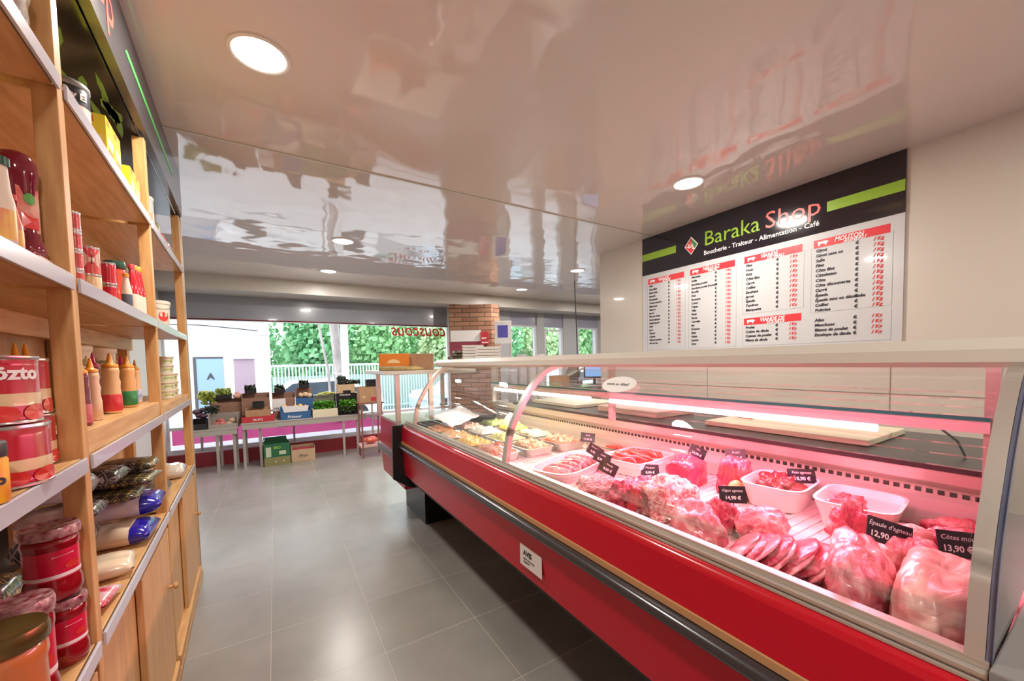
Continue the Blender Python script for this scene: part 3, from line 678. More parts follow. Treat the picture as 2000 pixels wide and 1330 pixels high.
for k, (x, y, z, rx, ry, rz, l_, L, Wd) in enumerate(((1.13, 2.66, .95, .35, -.15, .4, 'white sheet of wrapping paper at the far end of the case over the salads', .30, .20), (1.38, 2.68, .99, .5, .2, .9, 'pale blue plastic sheet standing at the far glass', .24, .18))):
    b = B().grid(lambda u, v: ((u-.5)*L, (v-.5)*Wd, .012*noise.noise(Vector((u*5, v*5, k)))), 16, 12)
    o = b.build('wrapping_sheet', M('sheet_%d' % k, ((.80, .80, .84), (.50, .72, .80))[k], .35), smooth=180, solid=.002); o.location = (x, y, z-.02); o.rotation_euler = (rx, ry, rz)
    tag(o, l_, 'paper')
# --- chopping boards and knife on the black worktop
def board(label, x0, x1, y0, y1, mat, z=1.001, th=.022, skew=0):
    o = B().box(-(x1-x0)/2, (x1-x0)/2, -(y1-y0)/2, (y1-y0)/2, 0, th).build('chopping_board', mat, bev=.003); o.location = ((x0+x1)/2, (y0+y1)/2, z); o.rotation_euler = (0, 0, skew)
    return tag(o, label, 'chopping board')
BRD = M('cream_polyethylene', (.74, .66, .48), .45, var=.06, scale=5)
board('wide cream chopping board on the black worktop at the near end', 1.74, 2.13, .50, 1.10, BRD)
board('pinkish chopping board behind the beef joint, middle of the worktop', 1.72, 2.05, 1.36, 1.80, M('pink_board', (.74, .52, .46), .45), th=.035)
board('cream chopping board at the far end of the worktop', 1.70, 2.1, 1.98, 2.50, M('cream_board', (.74, .70, .56), .45))
kn = thing('butcher_knife', 'butcher knife with orange handle lying on the wide cream board', 'knife', (1.93, .98, 1.0235), rz=1.3)
B().prism([(0, -.012), (.10, -.014), (.115, 0), (.10, .012), (0, .011)], 'z', 0, .016).build('handle', M('orange_handle', (.70, .20, .06), .4), kn, bev=.004)
B().prism([(.115, -.012), (.30, -.004), (.33, .008), (.115, .012)], 'z', .006, .009).build('blade', STEEL, kn)
cbl = B().tube([(2.05, .47, 1.10), (1.98, .42, 1.098), (1.90, .37, 1.075), (1.83, .31, 1.04), (1.78, .285, 1.004)], .0035, 8).build('power_cable', BLACK, smooth=True)
tag(cbl, 'thin black cable hanging from the lamp housing down to the worktop', 'cable')
# ================================================================== TABLES AND PRODUCE BY THE SHOP WINDOW
TBL = M('grey_painted_metal', (.44, .41, .38), .45, metal=.2)
def table(name, label, x0, x1, z, ya, yb, legs):
    t = thing(name, label, 'table', (0, 0, 0))
    B().box(x0, x1, ya, yb, z-.02, z).build('tabletop', TBL, t, bev=.002)
    B().box(x0+.01, x1-.01, ya+.004, ya+.02, z-.085, z-.02).build('apron', TBL, t)
    for x, y in legs: B().box(x-.015, x+.015, y-.015, y+.015, 0, z-.02).build('leg', TBL, t)
    xs = sorted(l[0] for l in legs); B().box(xs[0], xs[1], ya+.03, ya+.05, .20, .24).build('stretcher', TBL, t)
    return t
table('display_table', 'low grey metal table at the left end of the shop window', -.92, -.44, .56, 6.03, 6.52, ((-.66, 6.08), (-.487, 6.10), (-.66, 6.46), (-.487, 6.46)))
table('display_table', 'long low grey metal table holding fruit crates in front of the window', -.405, 1.13, .60, 6.03, 6.52, ((-.383, 6.08), (-.205, 6.10), (.81, 6.06), (1.0, 6.08), (-.383, 6.46), (1.09, 6.46)))
def carton(name, label, cat, x, y, z, L, D, Hh, mat, rz=0, flaps=0, inner=None, th=.006, tilt=0, low=None):
    """open carton: four walls and a bottom, optional raised flaps"""
    t = thing(name, label, cat, (x, y, z), rot=(tilt, 0, rz))
    hf = low if low is not None else Hh
    B().box(-L/2, L/2, -D/2, D/2, 0, th).box(-L/2, -L/2+th, -D/2, D/2, th, Hh).box(L/2-th, L/2, -D/2, D/2, th, Hh).box(-L/2+th, L/2-th, D/2-th, D/2, th, Hh).box(-L/2+th, L/2-th, -D/2, -D/2+th, th, hf).build('carton_body', mat, t, bev=.001)
    if flaps:
        B().prism([(-L/2+.01, Hh), (L/2-.01, Hh), (L/2-.03, Hh+flaps), (-L/2+.03, Hh+flaps)], 'y', D/2-th, D/2-.001).build('flap', mat, t)
    return t
GREEN1 = M('lettuce_green', (.14, .42, .03), .5, c2=(.04, .18, .01), scale=40); GREEN2 = M('yellow_green_leaf', (.50, .58, .12), .5, c2=(.22, .32, .05), scale=30)
DKG = M('dark_leaf', (.05, .07, .03), .6, c2=(.015, .02, .012), scale=50); PURP = M('purple_vegetable', (.10, .05, .07), .25)
ORNG = M('orange_peel', (.85, .42, .05), .45, bump=.001, bscale=200); SWEET = M('sweet_potato_skin', (.55, .16, .14), .6); TAN = M('tan_peel', (.66, .46, .30), .6); BANANA = M('green_banana', (.50, .52, .10), .45)
def leaves(name, label, loc, L, D, h, mat, seed, n=160, cat='vegetables', kind='stuff'):
    random.seed(seed); b = B()
    for k in range(n):
        c = Vector(((random.random()-.5)*L, (random.random()-.5)*D, random.random()**.7*h))
        d = Vector((random.uniform(-1, 1), random.uniform(-1, 1), random.uniform(.1, 1))).normalized()
        u = d.orthogonal().normalized(); s_ = .018+random.random()*.022; v = d.cross(u)
        b.add([c-v*s_*.3, c+u*s_*.6+d*.2*s_, c+v*s_+d*.45*s_, c-u*s_*.6+d*.2*s_], [(0, 1, 2, 3)])
    o = b.build(name, mat); o.location = loc
    return tag(o, label, cat, kind=kind)
def fruits(name, label, group, cat, pts, r, mat, sq=(1, 1, 1), seed=0, stem=None):
    first = None
    for k, (x, y, z) in enumerate(pts):
        if first is None:
            first = B().ell((0, 0, 0), (r*sq[0], r*sq[1], r*sq[2]), 16, 10, lambda d: 1+.10*noise.noise(d*2+Vector((seed, 0, 0)))).build(name, mat, smooth=180)
            o = first
        else:
            o = first.copy(); COL.objects.link(o)
        tag(o, label, cat, group); o.location = (x, y, z); o.rotation_euler = (0, 0, k*1.3)
        s_ = .92+.16*((k*37) % 10)/10; o.scale = (s_, s_, s_)
# left table
carton('cardboard_box', 'open grey cardboard box with red sweet potatoes on the left table', 'box', -.585, 6.20, .5605, .30, .25, .17, M('grey_carton', (.36, .32, .28), .8), low=.05, rz=-.05)
fruits('sweet_potato', 'red sweet potato in the grey cardboard box', 'sweet potatoes in the grey box', 'vegetable', [(-.66, 6.15, .605), (-.60, 6.13, .61), (-.63, 6.20, .64)], .034, SWEET, (1.7, .9, .9), 3)
fruits('potato', 'tan potato in the grey cardboard box', 'potatoes in the grey box', 'vegetable', [(-.53, 6.13, .60), (-.49, 6.17, .61), (-.50, 6.14, .64)], .035, TAN, (1.3, .9, .9), 4)
carton('cardboard_box', 'big brown box standing behind the grey one on the left table', 'box', -.57, 6.43, .5605, .36, .16, .34, CARDD, flaps=.0, low=.30)
carton('crate', 'small black fruit crate at the extreme left of the window table', 'crate', -.83, 6.17, .5605, .16, .24, .12, M('black_crate', (.02, .02, .02), .4), low=.07)
fruits('aubergine', 'dark purple aubergine piled at the left end of the table', 'aubergines at the left end', 'vegetable', [(-.85, 6.20, .73), (-.80, 6.19, .72), (-.86, 6.16, .78), (-.81, 6.24, .79), (-.86, 6.26, .76)], .034, PURP, (1.0, 1.5, .95), 5)
leaves('herb_bunch', 'dark leafy bunch beside the aubergines', (-.71, 6.20, .74), .12, .12, .08, DKG, 11, 120)
# right table, front row
b1 = carton('fruit_crate', 'low red fruit crate at the left end of the long table', 'crate', -.215, 6.15, .6005, .36, .22, .075, REDB)
text('FRUITS', .035, WHP, b1, (-.06, -.1108, .02), (PI/2, 0, 0), bold=.0008)
carton('cardboard_box', 'brown cardboard box resting in the low red crate', 'box', -.215, 6.16, .609, .28, .18, .17, CARD, low=.15)
b2 = carton('fruit_crate', 'blue fruit crate with oranges on the long table', 'crate', .215, 6.16, .6005, .36, .24, .165, BLUEB, low=.12)
text('Primeur', .05, WHP, b2, (-.10, -.1208, .02), (PI/2, 0, 0), shear=.2, bold=.0008)
B().prism([(-.14, .10), (.14, .10), (.16, .175), (-.16, .185)], 'y', -.126, -.1215).build('paper_flap', M('white_paper', (.72, .70, .72), .6), b2)
fruits('orange', 'orange in the blue crate', 'oranges in the blue crate', 'fruit', [(.215+.062*(k % 5-2), 6.10+.065*(k//5), .735+.015*((k*7) % 3)) for k in range(10)], .029, ORNG, seed=8)
carton('fruit_crate', 'cream polystyrene crate full of lettuce', 'crate', .58, 6.17, .6005, .32, .26, .11, M('cream_foam', (.74, .68, .50), .6))
leaves('lettuce', 'bright green lettuce leaves heaped in the cream crate', (.58, 6.17, .69), .25, .18, .11, GREEN1, 12, 420)
# tilted black crate facing the aisle
bc = thing('vegetable_crate', 'black mesh crate tipped towards the room with green leaves inside', 'crate', (.885, 6.15, .604), rot=(0, 0, -.06))
BLK = M('black_crate_plastic', (.012, .012, .014), .35)
b = B().box(-.15, .15, .10, .11, 0, .30).box(-.14, .14, -.10, .10, 0, .008).prism([(-.15, 0), (.15, 0), (.17, .30), (-.17, .30)], 'y', .11, .118)
b.build('crate_back', BLK, bc)
for sx in (-1, 1): B().prism([(-.10, 0), (.11, 0), (.11, .30), (.07, .30), (-.08, .12), (-.10, .12)], 'x', sx*.148-.004, sx*.148+.004).build('crate_side', BLK, bc)
b = B()
for k in range(7): b.box(-.144+k*.045, -.132+k*.045, -.108, -.10, 0, .12)
for z in (0, .05, .10): b.box(-.15, .15, -.108, -.10, z, z+.015)
b.build('crate_front', BLK, bc)
text('FRAICHEUR', .028, WHP, bc, (-.09, .099, .265), (PI/2, 0, 0), bold=.0006)
leaves('leafy_greens', 'bright green leaves inside the tipped black crate', (.885, 6.135, .635), .20, .07, .17, GREEN1, 13, 380)
# stand with cardboard box at the right
sd = thing('box_stand', 'thin red metal stand with a pink lower tray beside the long table', 'stand', (0, 0, 0))
RSTEEL = M('reddish_metal', (.34, .14, .12), .4, metal=.4)
for x, y in ((1.01, 5.74), (1.28, 5.74), (1.01, 5.98), (1.28, 5.98)): B().box(x-.011, x+.011, y-.011, y+.011, 0, .765).build('leg', RSTEEL, sd)
B().box(.98, 1.31, 5.72, 6.0, .765, .785).build('top_plate', RSTEEL, sd); B().box(.98, 1.31, 5.73, 5.99, .15, .18).build('lower_tray', M('pink_tray', (.66, .42, .38), .5), sd)
cb = carton('cardboard_box', 'brown cardboard box with red patch and hand hole on the thin stand', 'box', 1.14, 5.86, .786, .29, .25, .22, CARD)
B().box(.00, .10, -.1258, -.125, .02, .075).build('red_patch', REDB, cb); B().lathe([(.018, 0), (.018, .001)], 20).build('hand_hole', TAN, cb, loc=(-.09, -.125, .08)).rotation_euler = (PI/2, 0, 0)
sb = B().ell((0, 0, 0), (.10, .08, .045), 20, 12, lambda d: 1+.3*noise.noise(d*3)).build('plastic_sack', M('orange_red_plastic', (.75, .16, .10), .3), smooth=180); sb.location = (1.14, 5.86, .2345)
tag(sb, 'orange red plastic sack lying on the lower tray of the stand', 'bag')
# second row: raised behind (stands on a bench against the glass)
bench = thing('window_bench', 'grey bench against the window behind the front crates', 'bench', (0, 0, 0))
B().box(-.90, 1.35, 6.55, 6.63, .68, .70).build('bench_top', TBL, bench)
for x in (-.88, .2, 1.32): B().box(x-.012, x+.012, 6.57, 6.60, .2055, .68).build('leg', TBL, bench)
# back row crates standing on the table behind the front row
carton('cardboard_box', 'tall brown box with raised back behind the red crate', 'box', -.245, 6.40, .6005, .32, .17, .36, CARDD, low=.30, rz=.02)
cv = carton('cardboard_box', 'tall box with white front panel between brown box and blue crate', 'box', .085, 6.40, .6005, .28, .17, .35, CARDD, low=.28)
B().box(-.137, .02, -.0885, -.0865, .10, .27).build('white_panel', WHITE, cv); text('VALLÉE', .045, BKP, cv, (-.13, -.0887, .12), (PI/2, 0, 0), bold=.001)
carton('crate', 'small black crate standing on the brown cardboard box', 'crate', -.21, 6.17, .782, .13, .13, .08, BLK, low=.06)
cbx = carton('cardboard_box', 'blue and brown box behind the oranges', 'box', .345, 6.40, .6005, .22, .17, .30, BLUEB, low=.26)
B().box(-.108, .108, .078, .082, .26, .40).build('inner_card', CARDD, cbx); fruits('onion', 'pale onion in the blue and brown box', 'onions in the blue and brown box', 'vegetable', [(.30, 6.38, .90), (.36, 6.39, .905), (.41, 6.37, .89)], .038, TAN, seed=9)
carton('crate', 'dark grey crate with green bananas behind the lettuce', 'crate', .60, 6.41, .6005, .36, .17, .28, M('olive_crate', (.16, .16, .11), .6), low=.24)
for k in range(5):
    o = B().tube([(0, 0, 0), (.04, .004, .022), (.085, .006, .026), (.125, .004, .012)], lambda t: .016*min(1, 5*t+.3, 5*(1-t)+.3), 10).build('banana', BANANA, smooth=True)
    o.location = (.50+.035*k, 6.36+.01*(k % 2), .88+.008*(k % 3)); o.rotation_euler = (0, 0, .4-.2*k); tag(o, 'green banana in the dark grey crate', 'fruit', 'green bananas in the dark crate')
tb = carton('cardboard_box', 'tall tan carton with dark hand hole above the tipped black crate', 'box', .905, 6.40, .6005, .24, .18, .44, CARDL, low=.43)
B().box(-.05, .06, -.0915, -.0885, .27, .34).build('hand_hole', BLACK, tb)
leaves('dark_vegetables', 'dark leafy vegetables on top of the tall tan carton', (.98, 6.40, 1.03), .26, .14, .05, DKG, 14, 160)
leaves('green_vegetables', 'yellow green leafy heap at the left of the window', (-.77, 6.40, .84), .16, .12, .16, GREEN2, 15, 220)
bb = B().ell((0, 0, 0), (.09, .06, .06), 16, 10, lambda d: 1+.3*noise.noise(d*3)).build('plastic_bag', M('yellow_bag', (.66, .66, .20), .35), smooth=180); bb.location = (-.80, 6.47, .95); bb.scale.z = 1.2
tag(bb, 'yellow plastic bag above the green heap at the left of the window', 'bag')
carton('crate', 'black crate with yellow green vegetables behind the sweet potatoes', 'crate', -.60, 6.43, .905, .17, .12, .07, BLK, low=.06)
leaves('leafy_vegetables', 'yellow green leaves in the black crate behind the sweet potatoes', (-.60, 6.43, .94), .15, .10, .09, GREEN2, 16, 200)
fruits('peach', 'pale pink round fruit beside the black crate', 'round fruits on the brown box', 'fruit', [(-.47, 6.41, .935), (-.43, 6.42, .93), (-.45, 6.44, .96)], .035, M('pink_peel', (.74, .40, .30), .5), seed=2)
for k, (x, z, l_) in enumerate(((-.36, 1.00, 'dark vegetable crate high at the left, in front of the mauve shutter'), (.02, 1.01, 'small dark crate in front of the fence, left of the tree'), (.40, .99, 'dark crate in front of the pale car, left of the tree trunk'), (.83, 1.08, 'small dark crate beside the tree trunk'), (1.28, 1.03, 'black plastic crate at the right of the tree'))):
    y = 6.43 if k < 3 else 6.40
    base = [.9605, .9505, 1.0005, 1.0405, 1.0065][k]
    x = [-.30, .04, .345, .86, 1.18][k]; y = [6.40, 6.40, 6.435, 6.43, 5.86][k]
    if k == 4: z_ = .996
    carton('crate', l_, 'crate', x, y, base, .13 if k != 4 else .15, .10, .07 if k != 4 else .10, BLK, low=.05)
    if k < 4: leaves('dark_vegetables', 'dark leaves in the ' + l_.replace('dark ', '', 1), (x, y, base+.05), .11, .08, .05, DKG, 30+k, 70)
# floor boxes
gb = carton('cardboard_box', 'dark green printed carton standing on the floor under the long table', 'box', -.03, 6.17, .001, .30, .24, .29, GREENB, flaps=.06, rz=.06)
B().box(-.15, .15, -.1225, -.1205, .0, .11).build('tan_base_print', M('olive_carton', (.26, .24, .10), .7), gb)
B().box(-.13, -.07, -.1235, -.1215, .12, .25).box(.02, .10, -.1235, -.1215, .14, .19).build('pale_print', M('pale_green_print', (.55, .62, .45), .6), gb)
for x in (-.02, .07): B().lathe([(.008, 0), (.008, .001)], 12).build('white_dot', WHP, gb, loc=(x, -.1226, .05)).rotation_euler = (PI/2, 0, 0)
text('BIO', .05, M('lime_text', (.35, .60, .08), .5), gb, (-.04, -.1237, .22), (PI/2, 0, 0), bold=.001)
fb = carton('cardboard_box', 'brown carton with black scribble on the floor beside the green one', 'box', .285, 6.20, .001, .29, .24, .20, CARDL, low=.17)
text('Prim', .06, BKP, fb, (-.06, -.1212, .06), (PI/2, 0, 0), shear=.3)
B().box(-.12, .12, -.06, .06, .10, .17).build('red_lining', REDB, fb)
# pink film and lettering on the lower window
PF = glass('magenta_window_film', (.62, .24, .40), .6); PW = M('white_window_film', (.75, .72, .78), .4)
film = B().box(-1.2, 1.52, 6.676, 6.679, .30, .50).build('window_film', PF); tag(film, 'magenta film along the bottom of the shop window', 'window film')
sw = B().prism([(1.02, .50), (1.25, .47), (1.42, .40), (1.52, .30), (1.52, .38), (1.42, .47), (1.35, .50)], 'y', 6.6795, 6.682).prism([(.0, .42), (.9, .44), (.9, .455), (.0, .437)], 'y', 6.6795, 6.682).build('white_swoosh', PW, film)
sw.location = (0, -.005, 0)
B().box(-1.2, 1.52, 6.676, 6.679, .242, .297).build('white_band', glass('frosted_white_film', (.80, .78, .86), .6), film)
text('BOUCHERIE', .065, BKP, film, (.10, 6.6745, .247), (PI/2, 0, PI), bold=.002)
text('couscous', .30, M('red_window_lettering', (.62, .02, .03), .5), None, (2.66, 6.63, 1.80), (PI/2, 0, PI), name='window_lettering', sx=.86, bold=.003, shear=.2)
wl = bpy.data.objects['window_lettering']; tag(wl, 'red mirror reading couscous lettering at the top right of the shop window', 'lettering')
dc = B().lathe([(.13, 0), (.13, .002)], 24).build('window_sticker', PW); dc.location = (1.9, 6.66, .9); dc.rotation_euler = (PI/2, 0, 0); bpy.data.objects.remove(dc)
# ================================================================== GOODS ON THE CASE TOP
ob = thing('carton', 'orange carton with a pale arch print on the far goods shelf', 'box', (.82, 3.16, 1.2685), rz=-.45)
B().box(-.115, .115, -.03, .03, .035, .135).build('body', M('orange_carton', (.72, .22, .02), .5), ob, bev=.002)
B().prism([(.05*math.cos(a), .06+.03*math.sin(a)) for a in [PI*k/12 for k in range(13)]], 'y', -.0315, -.0302).build('arch_print', M('cream_print', (.80, .62, .30), .5), ob)
B().box(-.115, .115, -.05, .05, 0, .034).build('pack_under', M('flat_bread_pack', (.48, .36, .14), .35, c2=(.30, .24, .10), scale=25), ob, bev=.008)
carton('cardboard_box', 'plain brown cardboard box on the far goods shelf, right of the orange carton', 'box', 1.06, 3.22, 1.2685, .20, .16, .135, CARD, rz=-.4)
tt = blob('wrapped_loaf', 'yellowish wrapped loaf lying in front of the orange carton', 'bread', (.93, 3.06, 1.2685), (.09, .03, .022), 88, M('loaf_wrap', (.66, .52, .22), .3, c2=(.40, .30, .12), scale=30), rz=-.4, amp=.15, nu=20, nv=12)
PATB = M('patterned_pack', (.30, .26, .20), .35, c2=(.05, .04, .035), scale=60)
for k in range(3):
    o = B().box(-.10, .10, -.075, .075, 0, .022).build('flat_pack', PATB, bev=.006); o.location = (1.27+.012*k, 2.86-.02*k, 1.347+.0232*k); o.rotation_euler = (0, 0, -.5+.12*k)
    tag(o, 'dark patterned flat pack in the little stack left of the white trays', 'pack', 'patterned packs on the canopy')
FOAM = M('white_foam', (.70, .68, .64), .5)
def trays_stack(x, y, n, label, grp, L=.20, W_=.14):
    for k in range(n):
        o = B().prism([(-L/2+.012, 0), (L/2-.012, 0), (L/2, .018), (-L/2, .018)], 'y', -W_/2, W_/2).build('foam_tray', FOAM, bev=.002) if k == 0 else base.copy()
        if k: COL.objects.link(o)
        else: base = o
        o.location = (x, y, 1.3465+k*.0205); o.rotation_euler = (0, 0, -.5); tag(o, label, 'tray', grp)
trays_stack(1.26, 2.62, 5, 'pale foam tray in the left stack on the canopy, beside the patterned packs', 'foam trays, left stack', .16)
trays_stack(1.27, 2.40, 4, 'grey foam tray in the right stack on the canopy', 'foam trays, right stack', .18)
for k in range(4):
    o = B().lathe([(.038, 0), (.042, .10), (.042, .36+.03*(k % 2)), (.036, .37+.03*(k % 2))], 24).build('paper_roll', M('grey_paper_roll_%d' % k, (.40+.05*k, .39+.05*k, .44+.04*k), .6), smooth=True)
    o.location = (1.74+.10*k, 2.86, .9855)
    tag(o, 'tall grey roll standing upright in a row behind the far end of the case', 'roll', 'upright rolls behind the case')
# board with blue square, sign and red box on the brick column
nb = thing('notice_board', 'white notice board with a blue square right of the brick column', 'board', (3.22, 5.55, 1.62), rz=-.55)
B().box(-.14, .14, -.01, .01, 0, .37).build('panel', WHITE, nb, bev=.002); B().box(-.09, .08, -.0115, -.0102, .10, .30).build('blue_square', M('blue_print', (.10, .09, .45), .5), nb)
B().box(-.13, -.10, 0, .02, -1.62, 0).build('board_post', ALU, nb); B().box(.10, .13, 0, .02, -1.62, 0).build('board_post', ALU, nb)
ws = thing('wall_sign', 'white panel above burgundy board on the brick column', 'sign', (2.82, 6.09, 1.35), rz=-.541)
B().box(-.28, .24, -.02, .0, .33, .52).build('white_panel', WHITE, ws); B().box(-.30, .34, -.02, .0, .0, .325).build('burgundy_board', M('burgundy', (.26, .03, .06), .5), ws)
rb = thing('fire_alarm_box', 'small bright red box with pale stripes on the brick column', 'box', (3.08, 5.93, 1.62), rz=-.541)
B().box(-.07, .07, -.05, .0, 0, .22).build('body', REDB, rb, bev=.005); B().box(-.05, .03, -.0515, -.0502, .10, .12).box(-.05, .06, -.0515, -.0502, .03, .045).build('stripe', WHP, rb)
cbl = B().tube([(3.86, 4.5, 2.5), (3.87, 4.5, 2.2), (3.885, 4.5, 1.8), (3.90, 4.5, 1.3), (3.90, 4.5, .95)], .007, 8).build('hanging_cable', BLACK, smooth=True); tag(cbl, 'black cable hanging from the ceiling beyond the white wall', 'cable')
# back area: work counter with monitor and cartons
bk = thing('back_counter', 'pale work counter standing beyond the white wall', 'counter', (0, 0, 0))
B().box(3.1, 5.3, 4.35, 4.95, .90, .93).build('worktop', STEEL, bk); B().box(3.15, 5.25, 4.4, 4.9, 0, .90).build('cabinet', M('pale_cabinet', (.60, .58, .58), .4), bk)
mo = thing('monitor', 'dark till monitor with a blue screen on the back counter', 'monitor', (4.33, 4.6, .931), rz=-.5)
B().box(-.17, .17, -.02, .02, .10, .44).build('screen_case', BLACK, mo, bev=.004); B().box(-.15, .15, -.0215, -.0202, .13, .42).build('screen', M('blue_screen', (.1, .25, .5), .3, emit=(.25, .45, .85), es=.8), mo)
B().box(-.02, .02, -.01, .01, .01, .10).build('neck', BLACK, mo); B().box(-.10, .10, -.07, .07, 0, .012).build('base', BLACK, mo)
carton('cardboard_box', 'small brown cardboard box on the back counter', 'box', 3.62, 4.6, .9305, .22, .2, .17, CARD, rz=.2)
carton('cardboard_box', 'brown box standing at the right end of the back counter, beside the monitor', 'box', 4.75, 4.62, .9305, .3, .25, .40, M('pinkish_card', (.50, .36, .28), .8), rz=-.1)
sl_ = thing('meat_slicer', 'grey meat slicer on the back counter', 'slicer', (3.90, 4.62, .931), rz=-.3)
B().box(-.16, .12, -.11, .11, 0, .09).build('base', STEEL, sl_, bev=.01); B().lathe([(.12, 0), (.12, .012)], 32).build('blade', STEEL, sl_, loc=(0, -.02, .20)).rotation_euler = (PI/2, 0, 0); B().prism([(-.16, .12), (.14, .26), (.14, .28), (-.16, .14)], 'y', -.11, -.04).build('carriage', ALU, sl_); B().box(.02, .10, .0, .10, .09, .26).build('motor_housing', STEEL, sl_, bev=.01)
# ================================================================== OUTDOORS
struct(B().box(-14, 40, 6.8, 12.0, -.15, -.05), 'ground', M('pale_pavement', (.55, .55, .56), .8, var=.1, scale=3))
struct(B().box(-14, 40, 12.0, 40, -.60, -.50), 'ground', M('street_asphalt', (.42, .42, .44), .85, var=.15, scale=3))
bd = thing('building', 'white rendered building across the street with a blue door', 'building', (0, 0, 0))
BW = M('white_render', (.80, .80, .80), .8, var=.04, scale=2)
Z0 = -.5
B().box(-12, -.14, 16, 17.6, Z0, 7.0).build('wall', BW, bd)
B().box(-12, -.10, 15.88, 16, 2.42, 2.54).build('cornice', M('grey_render', (.62, .62, .62), .8), bd)
B().tube([(-12, 15.9, 2.72), (-5, 15.9, 2.68), (-2, 15.9, 2.70), (-.9, 15.9, 2.60), (-.45, 15.9, 2.55)], .018, 6).build('cable', DKGREY, bd)
B().tube([(-.42, 15.9, 2.6), (-.40, 15.9, .9)], .02, 8).build('downpipe', M('pipe_grey', (.5, .5, .5), .6), bd)
fr = B().box(-2.16, -1.46, 15.94, 15.999, Z0, 1.62).build('blue_door', M('pale_blue_door', (.24, .37, .58), .5), bd)
B().box(-1.58, -1.50, 15.90, 15.94, .50, .54).build('door_handle', DKGREY, fr); text('A', .28, BKP, fr, (-1.90, 15.93, .95), (PI/2, 0, 0), bold=.01)
B().box(-2.24, -2.16, 15.93, 16, Z0, 1.68).box(-2.16, -1.46, 15.93, 16, 1.62, 1.68).build('door_frame', DKGREY, bd)
sh = B().box(-1.18, -.60, 15.95, 15.999, Z0, 1.62).build('mauve_shutter', M('mauve_shutter', (.36, .26, .31), .6), bd)
B().box(-1.20, -.58, 15.85, 16, 1.60, 1.78).build('shutter_box', M('lilac_box', (.60, .60, .74), .6), bd)
B().box(-1.45, -.75, 15.7, 16, 3.35, 3.5).build('window_sill', M('peach_paint', (.80, .56, .46), .7), bd)
fe = thing('fence', 'pale green metal railing fence in front of the trees', 'fence', (0, 0, 0))
FG = M('pale_green_metal', (.52, .66, .62), .5)
b = B()
for k in range(96): b.box(-.05+k*.11, -.005+k*.11, 15.98, 16.02, Z0, 1.32)
b.build('bars', FG, fe)['kind'] = 'stuff'
B().box(-.1, 10.6, 15.96, 16.04, 1.30, 1.38).build('top_rail', FG, fe); B().box(-.1, 10.6, 15.97, 16.03, -.35, -.28).build('bottom_rail', FG, fe)
B().box(-.1, 30, 16.1, 16.2, Z0, .95).build('backing_wall', M('white_green_panel', (.62, .74, .70), .7), fe)
def foliage(parent, c, r, n, mat, seed, size=.22):
    random.seed(seed); b = B()
    for k in range(n):
        d = Vector((random.gauss(0, 1), random.gauss(0, 1), random.gauss(0, 1))).normalized()*(random.random()**.35)
        d *= 1+.25*noise.noise(d*2.5+Vector((seed, 0, 0)))
        p = Vector((c[0]+d.x*r[0], c[1]+d.y*r[1], c[2]+d.z*r[2]))
        u = Vector((random.uniform(-1, 1), random.uniform(-1, 1), random.uniform(-.5, 1))).normalized(); v = u.orthogonal().normalized(); w_ = u.cross(v); s_ = size*(.5+random.random())
        b.add([p-v*s_*.5, p+w_*s_*.35, p+v*s_*.5, p-w_*s_*.35], [(0, 1, 2, 3)])
    return b.build('foliage', mat, parent)
LG = [M('leaf_bright', (.46, .74, .38), .6, c2=(.20, .50, .20), scale=1.2), M('leaf_mid', (.34, .66, .34), .6, c2=(.14, .42, .18), scale=1.4), M('leaf_yellow', (.66, .80, .48), .6, c2=(.44, .66, .34), scale=1.2)]
BARK = M('tree_bark', (.52, .46, .44), .9, var=.4, scale=6, stretch=(1, 1, .3))
TR = [(1.55, 19.4, 2.6, 1.30, 2.5, 1, 'bushy green tree directly right of the white building'), (4.5, 19.6, 2.6, 1.30, 2.5, 0, 'green tree behind the fence, right of the bare trunk'), (7.6, 19.3, 2.5, 1.35, 2.4, 2, 'yellow green tree behind the fence at the right of the window'), (10.8, 19.5, 2.7, 1.40, 2.5, 1, 'green tree behind the fence, beyond the lettering'), (14.2, 19.4, 2.6, 1.5, 2.5, 2, 'light green tree seen past the brick column'), (18.0, 19.6, 2.7, 1.6, 2.5, 0, 'green tree far right outside the back windows'), (22.5, 19.6, 2.7, 1.9, 2.5, 2, 'pale tree furthest right outside the back windows'),
      (-1.4, 24.5, 3.0, 1.7, 2.8, 1, 'tall tree rising behind the white building'), (3.2, 24.4, 3.2, 1.9, 3.0, 1, 'taller green tree further back behind the bare trunk'), (7.9, 24.5, 3.2, 1.9, 3.0, 0, 'back row green tree between the yellow green tree and the lettering'), (12.6, 24.5, 3.2, 1.9, 3.0, 2, 'back row tree seen beyond the brick column'), (17.6, 24.5, 3.2, 2.1, 3.0, 1, 'back row tree outside the second back window'), (23.2, 24.5, 3.2, 2.3, 3.0, 0, 'back row tree at the far right')]
for k, (x, y, z, rx, rz_, mi, l_) in enumerate(TR):
    tr = thing('tree', l_, 'tree', (x, y, Z0))
    foliage(tr, (0, 0, z-Z0-.2), (rx, 1.5, rz_), 3400, LG[mi], 50+k, size=.26)
    B().tube([(0, 0, 0), (.1, 0, 1.2), (-.05, 0, 2.6), (.1, 0, 4.2)], .13, 8, r1=.04).build('trunk', BARK, tr)
hd = B(); random.seed(5)
def hf(u, v):
    x = -.05+30*u; z = Z0+3.2*v
    return (x, 27.5+.8*noise.noise(Vector((x*.8, z*1.1, 2))), z+(.6*noise.noise(Vector((x*.6, 3, 1))) if v > .9 else 0))
